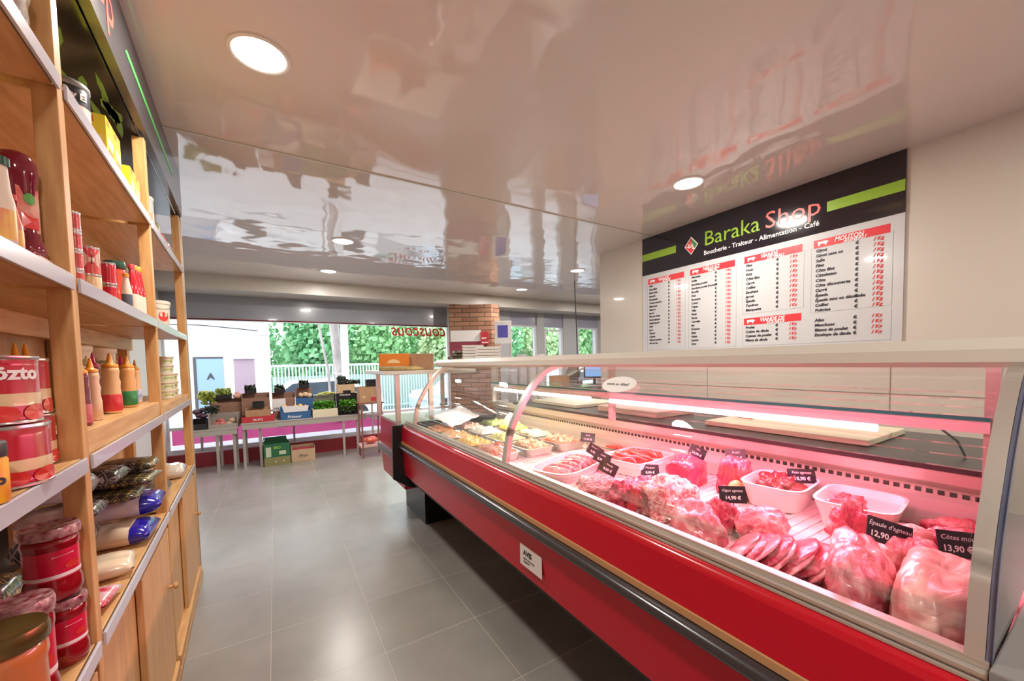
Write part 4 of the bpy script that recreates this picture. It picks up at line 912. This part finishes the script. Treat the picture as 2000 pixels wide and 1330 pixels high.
hd.grid(hf, 120, 14); o = hd.build('hedge', M('hedge_green', (.34, .62, .32), .8, c2=(.14, .38, .16), scale=5, bump=.2, bscale=6), smooth=False, solid=.6); tag(o, 'long green hedge far behind the trees', 'hedge', kind='stuff')
bt = thing('tree', 'bare grey tree trunk standing in front of the fence', 'tree', (0, 0, 0))
B().tube([(1.30, 10.2, -.05), (1.31, 10.2, 1.0), (1.27, 10.2, 1.9), (1.22, 10.2, 2.6), (1.28, 10.2, 4)], .105, 12).build('trunk', BARK, bt, smooth=True)
B().tube([(1.12, 10.2, 0), (1.08, 10.2, 1.2), (.95, 10.2, 2.0), (.80, 10.2, 3.4)], .028, 8).build('branch', BARK, bt, smooth=True)
pl_ = B().tube([(1.42, 9.9, -.05), (1.42, 9.9, 6)], .085, 16).build('lamp_post', M('white_pole', (.74, .74, .74), .5), smooth=True); tag(pl_, 'smooth white post standing right against the bare tree trunk', 'post')
def car(label, x, y, rz, mat, z=-.5):
    t = thing('parked_car', label, 'car', (x, y, z), rz=rz)
    B().prism([(-2.0, .25), (-2.05, .60), (-1.9, .86), (-1.1, .92), (-.55, 1.38), (.95, 1.42), (1.6, .98), (2.0, .88), (2.05, .5), (2.0, .25)], 'y', -.82, .82).build('body', mat, t, bev=.06)
    B().prism([(-.95, .95), (-.48, 1.32), (.88, 1.36), (1.4, 1.0)], 'y', -.835, .835).build('side_windows', M('car_glass', (.05, .07, .09), .1), t)
    for wx in (-1.3, 1.25):
        for s_ in (-1, 1):
            B().lathe([(.30, -.1), (.32, -.06), (.32, .06), (.30, .1)], 24).build('wheel', BLACK, t, loc=(wx, s_*.76, .32)).rotation_euler = (PI/2, 0, 0)
    for s_ in (-1, 1): B().box(-2.07, -2.02, s_*.6-.12, s_*.6+.12, .62, .74).build('headlight', WHITE, t)
    return t
car('pale blue car parked in the street right of the trunk', 6.2, 13.4, .1, M('pale_blue_paint', (.55, .68, .78), .25, coat=.5))
car('white car parked in front of the fence, left of the trunk', .9, 13.6, 0, M('white_paint', (.78, .78, .78), .25, coat=.5))
car('silver car parked outside the back windows', 11.5, 13.4, .05, M('silver_paint', (.60, .64, .68), .25, coat=.5))
# ================================================================== GROCERIES ON THE SHELVES
def wrap(o, r, ang, z=0):
    """bend a flat mesh (local x = width, y = height, z = thickness) round a vertical cylinder; ang = where its middle faces"""
    me = o.data; xs = [v.co.x for v in me.vertices]; mid = (min(xs)+max(xs))/2
    for v in me.vertices:
        x, y, h = v.co; a = ang+(x-mid)/r; rr = r+h+.0004
        v.co = (rr*math.cos(a), rr*math.sin(a), y+z)
    o.location = (0, 0, 0); o.rotation_euler = (0, 0, 0)
    return o
def wraptext(s, size, mat, parent, r, ang, z, **k):
    o = text(s, size, mat, parent, (0, 0, 0), (0, 0, 0), **k)
    sx = o.scale.x; o.scale = (1, 1, 1)
    for v in o.data.vertices: v.co.x *= sx
    return wrap(o, r, ang, z)
def patch(pts, mat, parent, r, ang, z, name='print_patch', th=.0005):
    n = len(pts); b = B()
    # subdivide outline polygon as a fan so that it bends with the cylinder
    cx = sum(p[0] for p in pts)/n; cy = sum(p[1] for p in pts)/n
    b.add([(cx, cy, th)]+[(p[0], p[1], th) for p in pts], [(0, i+1, (i+1) % n+1) for i in range(n)])
    o = b.build(name, mat, parent)
    return wrap(o, r, ang, z)
def disc(rx, ry, cx=0, cy=0, n=20): return [(cx+rx*math.cos(2*PI*k/n), cy+ry*math.sin(2*PI*k/n)) for k in range(n)]
VIEW = math.radians(-62)      # side of a round product that faces the room and the camera
CANR = M('red_can_print', (.46, .012, .03), .22, coat=.4); CANB = M('cream_can_band', (.66, .50, .28), .3, coat=.3); RIM = M('tin_rim', (.62, .56, .55), .25, metal=.9)
TOM = M('tomato_print', (.62, .04, .03), .25, coat=.3); CLEARW = M('white_letters', (.80, .76, .74), .4)
DGREEN = M('dark_green_lid', (.01, .06, .035), .3, coat=.2); ORCAP = M('orange_cap', (.74, .28, .02), .35); MAGC = M('magenta_cap', (.50, .02, .12), .35)
def P_(kind, label, cat, s, t, z, rot=0, group=None): return thing(kind, label, cat, S(s, t, z+.0006), rz=SROT+rot, group=group)
def can(label, s, t, z, r, h, txt=None, group=None, band=True, col=None):
    th = P_('food_can', label, 'can', s, t, z, group=group)
    pr = [(r*.97, 0), (r, .003)]
    k = 0; zz = .012
    while zz < h-.012:
        pr.append((r*(1-.012*(k % 2)), zz)); zz += h/34; k += 1
    pr += [(r, h-.003), (r*.97, h)]
    B().lathe(pr, 40).build('can_body', col or CANR, th, smooth=True)
    B().lathe([(r*1.0, 0), (r*1.03, .001), (r*1.03, .004), (r, .006)], 40, cap=False).build('rim', RIM, th, smooth=True)
    B().lathe([(r, h-.006), (r*1.03, h-.004), (r*1.03, h), (r*.96, h+.0005), (r*.95, h-.002)], 40).build('rim', RIM, th, smooth=True)
    if band:
        B().lathe([(r*1.004, h*.26), (r*1.006, h*.28), (r*1.006, h*.42), (r*1.004, h*.45)], 40, cap=False).build('label_band', CANB, th, smooth=True)
        for a in (-.9, 0, .9): patch(disc(r*.42, h*.13), TOM, th, r*1.006, VIEW+a, h*.15)
    if txt: wraptext(txt, r*.56, CLEARW, th, r*1.006, VIEW+.42, h*.66, bold=r*.02, sx=1.05)
    return th
RL2 = 1.1325; RL1 = .7225
CT = (1.0, .998, 1.19, 1.187)
can('large red tomato can at the front of the lower pair, left of the first upright', -.345, CT[0], RL2, .060, .101)
can('large red tomato can with white lettering stacked on top of the front can', -.345, CT[1], RL2+.103, .053, .110, txt='özto')
can('smaller red can behind, lower one of the rear pair beside the first upright', -.366, CT[2], RL2, .036, .101)
can('smaller red can behind, upper one of the rear pair beside the first upright', -.366, CT[3], RL2+.103, .034, .110)
# yellow jar
th = P_('spread_jar', 'small yellow and orange jar with black lid at the left edge beside the cans', 'jar', -.312, .872, RL2)
B().lathe([(.020, 0), (.022, .004), (.022, .062), (.018, .068)], 28).build('jar_body', M('yellow_label', (.80, .48, .02), .35, c2=(.78, .16, .02), scale=18), th, smooth=True)
B().lathe([(.021, .0665), (.022, .069), (.022, .086), (.019, .089)], 28).build('lid', DKGREY, th, smooth=True); wraptext('Aro', .020, BKP, th, .0222, VIEW, .028, bold=.0008)
# ---- jars with film covered lids on the lowest shelf
LIDM = M('dark_red_film_lid', (.20, .02, .04), .15, c2=(.50, .30, .30), scale=70, bump=.004, bscale=60, coat=.6)
PASTE = M('tomato_paste_glass', (.26, .006, .012), .08, coat=.6)
def jar(label, s, t, z, r, h, lid=None, body=None, band=True, group=None, sp=1):
    th = P_('preserve_jar', label, 'jar', s, t, z, group=group)
    B().lathe([(r*.78, 0), (r*.93, h*.03), (r*1.02, h*.12), (r*.99, h*.24), (r*.93, h*.30), (r*.93, h*.70), (r*.99, h*.76), (r*.97, h*.82), (r*.88, h*.86)], 40).build('jar_glass', body or PASTE, th, smooth=60)
    if band:
        B().lathe([(r*.938, h*.31), (r*.942, h*.32), (r*.942, h*.69), (r*.938, h*.70)], 40, cap=False).build('red_label', M('bright_red_label', (.60, .01, .05), .3, coat=.3) if 'bright_red_label' not in bpy.data.materials else bpy.data.materials['bright_red_label'], th, smooth=True)
        B().lathe([(r*.945, h*.33), (r*.947, h*.335), (r*.947, h*.375), (r*.945, h*.38)], 40, cap=False).build('white_line', CLEARW, th, smooth=True)
        patch(disc(r*.32, h*.05), TOM, th, r*.945, VIEW+.55, h*.47); patch([(-.4*r, -h*.008), (.4*r, 0), (.4*r, h*.008), (-.4*r, 0)], CLEARW, th, r*.945, VIEW+.2, h*.62)
    b = B().lathe([(r*.90, h*.85), (r*1.04, h*.87), (r*1.05, h*.96), (r*.99, h*1.0), (r*.90, h*.985), (r*.3, h*.975)], 48)
    b.v = [(x*(1+.015*math.sin(24*math.atan2(y, x))), y*(1+.015*math.sin(24*math.atan2(y, x))), z_) for x, y, z_ in b.v]
    b.build('lid', lid or LIDM, th, smooth=60)
    return th
jar('red pepper paste jar with bright label, lower one of the stack beside the first upright', -.330, 1.163, RL1, .033, .138)
jar('upper red pepper paste jar of the stack beside the first upright', -.341, 1.164, RL1+.139, .041, .148)
jar('red jar with wrinkled film lid in front of the stacked jars', -.337, 1.015, RL1, .038, .205)
jar('dark red jar at the left edge behind the film lid jar', -.40, 1.025, RL1, .036, .235, band=False)
jar('jar with olive coloured lid at the bottom left corner of the photo', -.325, .925, RL1, .044, .200, lid=M('olive_gold_lid', (.16, .10, .03), .25, metal=.6), body=M('orange_paste', (.55, .16, .05), .15, coat=.5), band=False)
# ---- ketchup bottles on the third shelf
RL3 = 1.5225
th = P_('sauce_bottle', 'large dark red squeeze bottle with green and red label beside the first upright', 'bottle', -.350, 1.173, RL3+.0215)
B().lathe([(.029, 0), (.032, .005), (.032, .022), (.026, .034), (.0245, .048), (.0255, .134), (.0285, .156), (.028, .178), (.022, .194), (.010, .200)], 36, sx=1.0, sy=.95).build('bottle_body', M('dark_ketchup', (.17, .004, .02), .08, coat=.8), th, smooth=60)
patch([(-.016, .0), (.016, 0), (.017, .084), (-.017, .084)], M('cream_red_label', (.66, .42, .30), .35, c2=(.62, .05, .05), scale=25), th, .0262, VIEW+.35, .046, name='label'); patch(disc(.008, .011), M('green_print_b', (.10, .34, .06), .4), th, .0268, VIEW+.35, .108); patch([(-.012, 0), (.012, 0), (.012, .022), (-.012, .028)], TOM, th, .0268, VIEW+.35, .052)
o = B().box(-.028, .028, -.03, .03, 0, .0205).build('small_carton', M('beige_carton', (.62, .46, .34), .6), bev=.001); o.location = S(-.345, 1.165, RL3+.0004); o.rotation_euler = (0, 0, SROT)
tag(o, 'small beige box under the large dark red squeeze bottle', 'box')
def smallbottle(label, s, t, z, r, h, body, capm, lab=None, neck=.35, group=None):
    th = P_('sauce_bottle', label, 'bottle', s, t, z, group=group)
    B().lathe([(r*.9, 0), (r, .003), (r, h*.5), (r*.82, h*.62), (r*neck, h*.88), (r*neck, h*.92)], 28).build('bottle_body', body, th, smooth=50)
    B().lathe([(r*neck*1.25, h*.90), (r*neck*1.25, h*.99), (r*neck, h)], 24).build('cap', capm, th, smooth=50)
    if lab: B().lathe([(r*1.01, h*.08), (r*1.02, h*.09), (r*1.02, h*.40), (r*1.01, h*.41)], 28, cap=False).build('label', lab, th, smooth=True)
    return th
YEL = M('yellow_label_b', (.78, .60, .10), .35, c2=(.70, .25, .12), scale=22); CREAML = M('cream_label', (.70, .60, .48), .4); HOT = M('red_sauce', (.52, .02, .03), .1, coat=.6)
smallbottle('slim sauce bottle with dark green cap at the far left edge of the third shelf', -.318, .995, RL3, .017, .145, CREAML, DGREEN, YEL, neck=.7)
smallbottle('small bottle with yellow and pink label between the slim bottle and the squeeze bottle', -.330, 1.055, RL3, .018, .105, M('pink_red_bottle', (.66, .22, .16), .3), REDB, YEL, neck=.6)
# transparent bags on the top left shelf
for k, (t, s) in enumerate(((.98, -.345), (1.12, -.35))):
    o = B().ell((0, 0, 0), (.045, .075, .10), 28, 20, lambda d: 1+.16*noise.noise(d*3+Vector((k*5, 0, 0)))+.07*noise.noise(d*9)).build('plastic_bag', M('film_bag_%d' % k, (.62, .58, .50), .12, c2=(.36, .33, .28), scale=22, coat=.7, bump=.006, bscale=26), smooth=180)
    o.location = S(s, t, 1.9325+.1); o.rotation_euler = (0, 0, SROT); tag(o, ('crinkled clear plastic bag at the left end of the top shelf', 'crinkled clear plastic bag right against the first upright on the top shelf')[k], 'bag')
# ---- middle bay, top shelf
RL4 = 1.9325
def tin(label, s, t, z, r, h, body, top, txt=None, lid=None, group=None, name='food_tin', cat='tin'):
    th = P_(name, label, cat, s, t, z, group=group)
    B().lathe([(r*.97, 0), (r, .003), (r, h*.60)], 36).build('tin_body', body, th, smooth=True)
    B().lathe([(r*1.002, h*.60), (r*1.002, h-.004), (r*.97, h)], 36).build('label', top, th, smooth=True)
    if lid: B().lathe([(r*1.0, h-.003), (r*1.04, h-.001), (r*1.04, h+.010), (r*.98, h+.013)], 36).build('lid', lid, th, smooth=True)
    if txt: wraptext(txt, r*.55, CLEARW, th, r*1.01, VIEW, h*.72, bold=.0008)
    return th
tin('dark grey tin with white lettering at the left end of the middle top shelf', -.350, 1.50, RL4, .040, .115, CREAML, M('blue_black_label', (.03, .035, .05), .3, coat=.3), txt='Soy El', lid=M('grey_lid', (.25, .26, .27), .3))
def box_item(name, label, s, t, z, ws, wt, h, mat, rot=0, cat='box', prints=(), group=None, bev=.001):
    th = P_(name, label, cat, s, t, z, rot=rot, group=group)
    B().box(-ws/2, ws/2, -wt/2, wt/2, 0, h).build('box_body', mat, th, bev=bev)
    for (pm, y0, y1, z0, z1, side) in prints:
        if side == 'f': B().box(ws/2, ws/2+.0006, y0*wt, y1*wt, z0*h, z1*h).build('print_patch', pm, th)
        else: B().box(y0*ws, y1*ws, -wt/2-.0006, -wt/2, z0*h, z1*h).build('print_patch', pm, th)
    return th
YB = M('yellow_carton', (.78, .66, .04), .35, coat=.2); OPR = M('orange_print', (.72, .14, .04), .4); YPR = M('pale_yellow_print', (.80, .74, .30), .4)
pr = [(OPR, -.3, .35, .06, .38, 'f'), (YPR, -.35, .40, .42, .62, 'f'), (OPR, -.4, 0, .84, .97, 'f'), (OPR, -.3, .1, .82, .95, 's'), (YPR, -.35, .35, .30, .6, 's')]
for k, (t, h, l_) in enumerate(((1.70, .145, 'tall yellow box right of the dark tin on the top shelf'), (1.785, .145, 'second tall yellow box, behind the first one'), (1.985, .118, 'lower yellow box in front of the second upright'), (2.065, .118, 'last lower yellow box, touching the second upright'))):
    box_item('yellow_box', l_, -.345, t, RL4, .065, .078 if k < 2 else .072, h, YB, prints=pr)
# far bay, top shelf
tin('clear and peach coloured tub with grey lid on the far top shelf', -.350, 2.40, RL4, .036, .150, M('peach_label', (.70, .38, .26), .4), M('clear_grey_plastic', (.50, .50, .46), .2, coat=.4), lid=M('dirty_white_lid', (.62, .60, .54), .3), name='plastic_tub', cat='tub')
box_item('red_box', 'red and white printed packet at the far end of the top shelf', -.355, 2.72, RL4, .07, .13, .075, REDB, prints=((CREAML, -.45, -.1, .2, .8, 'f'), (WHP, .1, .4, .5, .8, 'f'), (CREAML, -.3, .3, .2, .8, 's')))
box_item('green_tin', 'small olive tin standing on the red and white packet', -.36, 2.70, RL4+.076, .05, .07, .05, M('olive_tin', (.30, .28, .12), .35), prints=((CREAML, -.3, .1, .2, .8, 'f'),))
box_item('red_box', 'red and silver packet at the very end of the far top shelf', -.345, 2.90, RL4, .055, .12, .085, M('foil_red', (.50, .10, .10), .2, c2=(.70, .62, .60), scale=45, metal=.3), bev=.012)
# ---- middle bay, third shelf: red tins and bottles
REDT = M('light_red_tin', (.60, .07, .07), .25, coat=.3)
for k in range(4):
    can('narrow red tin in the left stack of four, directly behind the first upright', -.345, 1.435, RL3+.0485*k, .017, .0475, group='narrow red tins in the left stack', band=False, col=REDT)
can('tall light red tin beside the left stack of four, upper', -.385, 1.545, RL3+.105, .020, .095, band=False, col=REDT)
can('tall light red tin beside the left stack of four, lower', -.385, 1.545, RL3, .022, .1035, band=False, col=REDT)
def tinlab(label, s, t, z, r, h, txt=None):
    th = can(label, s, t, z, r, h, band=False, col=REDT)
    patch([(-r*.7, 0), (r*.7, 0), (r*.7, h*.5), (-r*.7, h*.5)], CREAML, th, r*1.012, VIEW, h*.30, name='bar_code_label')
    for k in range(7): patch([(-r*.55+k*r*.17, 0), (-r*.55+k*r*.17+r*.07, 0), (-r*.55+k*r*.17+r*.07, h*.32), (-r*.55+k*r*.17, h*.32)], BKP, th, r*1.03, VIEW, h*.40, name='bar_code')
    return th
tinlab('red tin with a white bar code label, middle of the third shelf', -.340, 1.53, RL3+.052, .0225, .078)
th = P_('food_can', 'flat tin with beige label under the bar code tin', 'can', -.340, 1.53, RL3)
B().lathe([(.0225, 0), (.023, .002), (.023, .049), (.0225, .051)], 36).build('can_body', CANB, th, smooth=True)
can('tall red tin behind the bar code tin', -.368, 1.64, RL3, .019, .128, band=False, col=CANR)
can('lower red tin of the two right of the bar code tin', -.345, 1.735, RL3, .019, .062, band=False)
can('upper red tin of the two right of the bar code tin', -.345, 1.735, RL3+.064, .019, .068, band=False)
jr = jar('tall red jar with dark green lid in the middle of the third shelf', -.365, 1.925, RL3, .027, .176, lid=DGREEN, body=M('orange_red_sauce', (.58, .06, .03), .1, coat=.6), band=False)
smallbottle('little cream bottle with orange cap in front of the green lidded jar', -.318, 1.81, RL3, .0135, .118, CREAML, ORCAP, M('dark_print_label', (.08, .10, .14), .4), neck=.5)
for k, t in enumerate((1.99, 2.05, 2.112)):
    smallbottle('red hot sauce bottle with tapered neck and cream label', -.333, t, RL3, .0165, .185+.008*k, HOT, ORCAP if k else REDB, CREAML, neck=.45, group='hot sauce bottles before the second upright')
# ---- middle bay, second shelf: squeeze bottles with pointed caps and tubs
RL2B = 1.1856
def squeeze(label, s, t, z, r, h, body, lab, capm=None, group=None):
    th = P_('squeeze_bottle', label, 'bottle', s, t, z, group=group)
    B().lathe([(r*.92, 0), (r, .003), (r*.97, h*.30), (r*.86, h*.42), (r*.92, h*.52), (r*.80, h*.60), (r*.88, h*.70), (r*.80, h*.755), (r*.55, h*.775)], 32, sx=1, sy=1).build('bottle_body', body, th, smooth=60)
    B().lathe([(r*.985, h*.035), (r*1.015, h*.04), (r*.985, h*.31), (r*.97, h*.315)], 32, cap=False).build('label', lab, th, smooth=True)
    B().lathe([(r*.80, h*.765), (r*.82, h*.80), (r*.55, h*.825), (r*.36, h*.84), (r*.14, h*.985), (r*.05, h)], 28).build('pointed_cap', capm or ORCAP, th, smooth=60)
    return th
MAYO = M('cream_sauce', (.72, .44, .20), .25, coat=.5); MAYO2 = M('tan_sauce', (.70, .36, .12), .25, coat=.5); MAR = M('maroon_sauce', (.20, .03, .05), .15, coat=.5)
GRL = M('green_label', (.03, .22, .07), .3); RDL = M('red_label_b', (.62, .04, .05), .3); PKL = M('pink_label', (.62, .16, .18), .35); BLL = M('blue_white_label', (.62, .64, .70), .4, c2=(.12, .20, .42), scale=50)
squeeze('maroon squeeze bottle with pink label next to the first upright', -.335, 1.375, RL2B, .018, .165, MAR, PKL)
squeeze('pale cream squeeze bottle beside the maroon one', -.345, 1.50, RL2B, .019, .168, M('pale_sauce', (.74, .50, .32), .25, coat=.5), M('beige_label', (.70, .48, .28), .35))
squeeze('slim pale squeeze bottle behind the two left bottles', -.395, 1.56, RL2B, .017, .178, MAYO, CREAML)
squeeze('cream squeeze bottle with red label and orange pointed cap', -.348, 1.70, RL2B, .0235, .186, MAYO, RDL)
squeeze('tan squeeze bottle with green label and orange pointed cap', -.352, 1.925, RL2B, .0245, .184, MAYO2, GRL)
squeeze('maroon bottle with magenta cap behind the green labelled bottle', -.385, 2.025, RL2B, .019, .185, MAR, PKL, MAGC)
squeeze('maroon bottle with magenta cap behind the red labelled bottle', -.405, 1.79, RL2B, .018, .190, MAR, PKL, MAGC)
squeeze('thin squeeze bottle with blue and white label at the second upright', -.364, 2.12, RL2B, .0165, .172, MAYO, BLL)
TUBB = M('black_tub', (.03, .03, .035), .3); TUBC = M('cream_tub', (.68, .60, .42), .35); OLV = M('olive_tub_label', (.26, .26, .08), .4)
def tub(label, s, t, z, r, h, body=TUBC, name='plastic_tub', group=None, lm=OLV):
    th = P_(name, label, 'tub', s, t, z, group=group)
    B().lathe([(r*.84, 0), (r*.95, h*.8)], 36).build('tub_body', body, th, smooth=True)
    B().lathe([(r*1.0, h*.80), (r*1.02, h*.82), (r*1.02, h*.97), (r*.95, h)], 36).build('lid', TUBC, th, smooth=True)
    patch([(-r*.5, 0), (r*.5, 0), (r*.5, h*.35), (-r*.5, h*.35)], lm, th, r*.925, VIEW, h*.32, name='label')
    return th
tub('cream tub of the left stack behind the squeeze bottles, lower', -.465, 1.86, RL2B, .045, .115)
tub('black rimmed tub on top of the left stack behind the squeeze bottles', -.465, 1.86, RL2B+.116, .045, .10, body=TUBC)
tub('cream tub of the right stack behind the squeeze bottles, lower', -.455, 2.085, RL2B, .048, .115)
tub('cream tub on top of the right stack behind the squeeze bottles', -.455, 2.085, RL2B+.116, .048, .10)
# orange capped bottles seen above the cans through the open frame
for k, (t, s) in enumerate(((1.458, -.46), (1.512, -.46))):
    squeeze('squeeze bottle with orange cap seen through the frame above the red cans', s, t, RL2B, .019, .205, MAYO, RDL, group='orange caps above the red cans')
# ---- far bay
th = P_('food_bucket', 'white food bucket with wire handle and red fruit print in the far bay', 'bucket', -.348, 2.62, 1.5225)
B().lathe([(.036, 0), (.038, .003), (.043, .115), (.042, .12)], 36).build('bucket_body', M('white_bucket', (.72, .68, .56), .35), th, smooth=True)
B().lathe([(.043, .118), (.046, .12), (.046, .132), (.040, .137)], 36).build('lid', M('cream_lid', (.74, .70, .58), .35), th, smooth=True); patch(disc(.020, .026), TOM, th, .0405, VIEW+.1, .06)
B().tube([(.046*math.cos(a), .046*math.sin(a)*1.0, .125-.03*math.sin((a-VIEW+PI/2))) for a in [VIEW-PI/2+PI*q/14 for q in range(15)]], .0012, 6).build('wire_handle', STEEL, th)
for k in range(5):
    tub('little green and white tub, number %s from the top of the far stack' % ('five', 'four', 'three', 'two', 'one')[k] if 0 else ('lowest green and white tub in the far stack', 'second lowest tub of the far stack', 'middle tub of the far green and white stack', 'second highest tub of the far stack', 'topmost green and white tub of the far stack')[k], -.345, 2.68, 1.1656+.0435*k, .036, .043, lm=M('lime_label_%d' % k, (.35, .42, .10), .4), body=M('pale_tub_%d' % k, (.66, .66, .50), .35))
for k in range(3):
    tub('green and white tub in the shorter stack at the end of the far bay', -.345, 2.82, 1.1656+.0435*k, .034, .043, lm=OLV, group='shorter tub stack in the far bay')
# ---- bags on the lowest shelf
def bag(name, label, s, t, z, L, Wd, h, mats, rz=0, seed=0, ends=None, group=None, tilt=0, cat='bag'):
    """pillow pack lying on its back; long side = local x"""
    th = P_(name, label, cat, s, t, z, rot=rz, group=group)
    def piece(u0, u1, n):
        b = B()
        for sgn in (1, -1):
            def fn(u, v):
                uu = u0+(u1-u0)*u; a = 2*uu-1; c = 2*v-1
                e = max(0, (1-abs(a)**5))**.5*max(0, (1-abs(c)**4))**.5
                zz = h/2+sgn*h/2*e*(1+(.10*noise.noise(Vector((uu*7, v*5, seed)))+.05*noise.noise(Vector((uu*22, v*15, seed)))) * (1 if sgn > 0 else .2))
                return (a*L/2, c*Wd/2, max(0, zz))
            b.grid(fn, n, 12)
        return b
    if ends:
        piece(0, 1-ends, 22).build('bag_body', mats[0], th, smooth=180); piece(1-ends, 1, 8).build('bag_end', mats[1], th, smooth=180)
    else: piece(0, 1, 26).build('bag_body', mats[0], th, smooth=180)
    return th
def lattice(name, c1, c2, sc):
    m = bpy.data.materials.new(name); m.use_nodes = True; nt = m.node_tree; b = nt.nodes['Principled BSDF']
    tc = nt.nodes.new('ShaderNodeTexCoord'); mp = nt.nodes.new('ShaderNodeMapping'); mp.inputs['Rotation'].default_value = (0, 0, .1)
    v = nt.nodes.new('ShaderNodeTexVoronoi'); v.voronoi_dimensions = '2D'; v.distance = 'MANHATTAN'; v.inputs['Scale'].default_value = sc*.62; v.inputs['Randomness'].default_value = 0
    nt.links.new(tc.outputs['Object'], mp.inputs[0]); nt.links.new(mp.outputs[0], v.inputs['Vector'])
    r = nt.nodes.new('ShaderNodeValToRGB'); r.color_ramp.interpolation = 'CONSTANT'; e = r.color_ramp.elements
    e[0].color = c2+(1,); e[0].position = 0; e[1].color = c1+(1,); e[1].position = .22; x = e.new(.42); x.color = c2+(1,); x = e.new(.50); x.color = c1+(1,)
    nt.links.new(v.outputs['Distance'], r.inputs[0]); nt.links.new(r.outputs[0], b.inputs['Base Color'])
    b.inputs['Roughness'].default_value = .25; b.inputs['Coat Weight'].default_value = .5
    return m
LAT1 = lattice('black_lattice_pack', (.025, .022, .024), (.34, .29, .24), 55); LAT2 = lattice('gold_lattice_pack', (.05, .04, .03), (.42, .32, .10), 60); LAT3 = lattice('silver_lattice_pack', (.06, .05, .05), (.46, .42, .38), 48)
RICE = M('cream_film', (.72, .58, .40), .2, coat=.6); BLUEF = M('deep_blue_film', (.02, .012, .30), .2, coat=.6); RICE2 = M('pale_lilac_film', (.70, .62, .58), .2, c2=(.52, .48, .56), scale=14, coat=.6)
REDW = M('red_white_film', (.56, .04, .07), .2, c2=(.66, .56, .58), scale=30, coat=.6)
Z = RL1
bag('food_bag', 'red and white bag on the lowest shelf just past the first upright', -.405, 1.40, Z, .20, .115, .034, [REDW], rz=-.1, seed=1)
bag('food_bag', 'plain cream bag lying in front of the blue ended bags', -.400, 1.585, Z, .20, .14, .050, [RICE], seed=4, rz=.12)
bag('food_bag', 'cream bag with blue end, lower of the two blue ended bags', -.410, 1.86, Z, .235, .17, .068, [RICE, BLUEF], seed=2, ends=.22, rz=-.05)
bag('food_bag', 'cream bag with blue end, upper of the two blue ended bags', -.402, 1.95, Z+.070, .245, .18, .072, [RICE2, BLUEF], seed=3, ends=.24, rz=.05)
bag('food_bag', 'gold patterned bag resting on the upper blue ended bag', -.425, 1.89, Z+.143, .205, .17, .036, [LAT1, LAT2], seed=5, ends=.55)
bag('food_bag', 'black and white lattice bag resting on the gold patterned bag', -.410, 1.95, Z+.180, .235, .17, .036, [LAT1, LAT2], seed=6, ends=.5, rz=-.05)
bag('food_bag', 'dark lattice bag with gold end at the top of the right hand pile', -.41, 2.01, Z+.217, .225, .16, .042, [LAT1, LAT2], seed=7, ends=.25, rz=.05)
bag('food_bag', 'topmost dark bag of the pile, standing crumpled with silver end', -.45, 1.83, Z+.217, .19, .15, .055, [LAT1, LAT3], seed=8, ends=.3, rz=-.08)
bag('food_bag', 'brownish bag with pale band at the left of the pile', -.455, 1.66, Z+.155, .16, .13, .050, [M('brown_pale_film', (.30, .20, .14), .2, c2=(.55, .45, .42), scale=12, coat=.6), LAT3], seed=11, ends=.35)
bag('food_bag', 'silvery white bag standing behind the pile below the shelf', -.47, 1.68, Z+.215, .15, .12, .075, [M('silver_white_film', (.62, .60, .60), .2, c2=(.40, .38, .40), scale=12, coat=.6)], seed=16)
bag('food_bag', 'dark bag supporting the left side of the pile', -.475, 1.67, Z+.052, .15, .13, .10, [LAT1], seed=17)
bag('food_bag', 'lilac and cream bag seen through the frame behind the stacked jars', -.50, 1.27, Z, .16, .14, .09, [RICE2], seed=12)
bag('food_bag', 'dark gold patterned bag on the lilac bag behind the stacked jars', -.50, 1.27, Z+.092, .16, .14, .07, [LAT2], seed=13)
bag('food_bag', 'crumpled silver foil bag behind the second upright in the far bay', -.400, 2.37, Z, .17, .12, .10, [M('silver_foil', (.60, .56, .50), .2, metal=.6, c2=(.20, .18, .15), scale=18)], seed=14)
bag('food_bag', 'cream bag with clear crimped end at the end of the far bay', -.395, 2.80, Z, .19, .16, .075, [RICE, M('clear_film_end', (.66, .62, .54), .15, coat=.8)], seed=15, ends=.3)
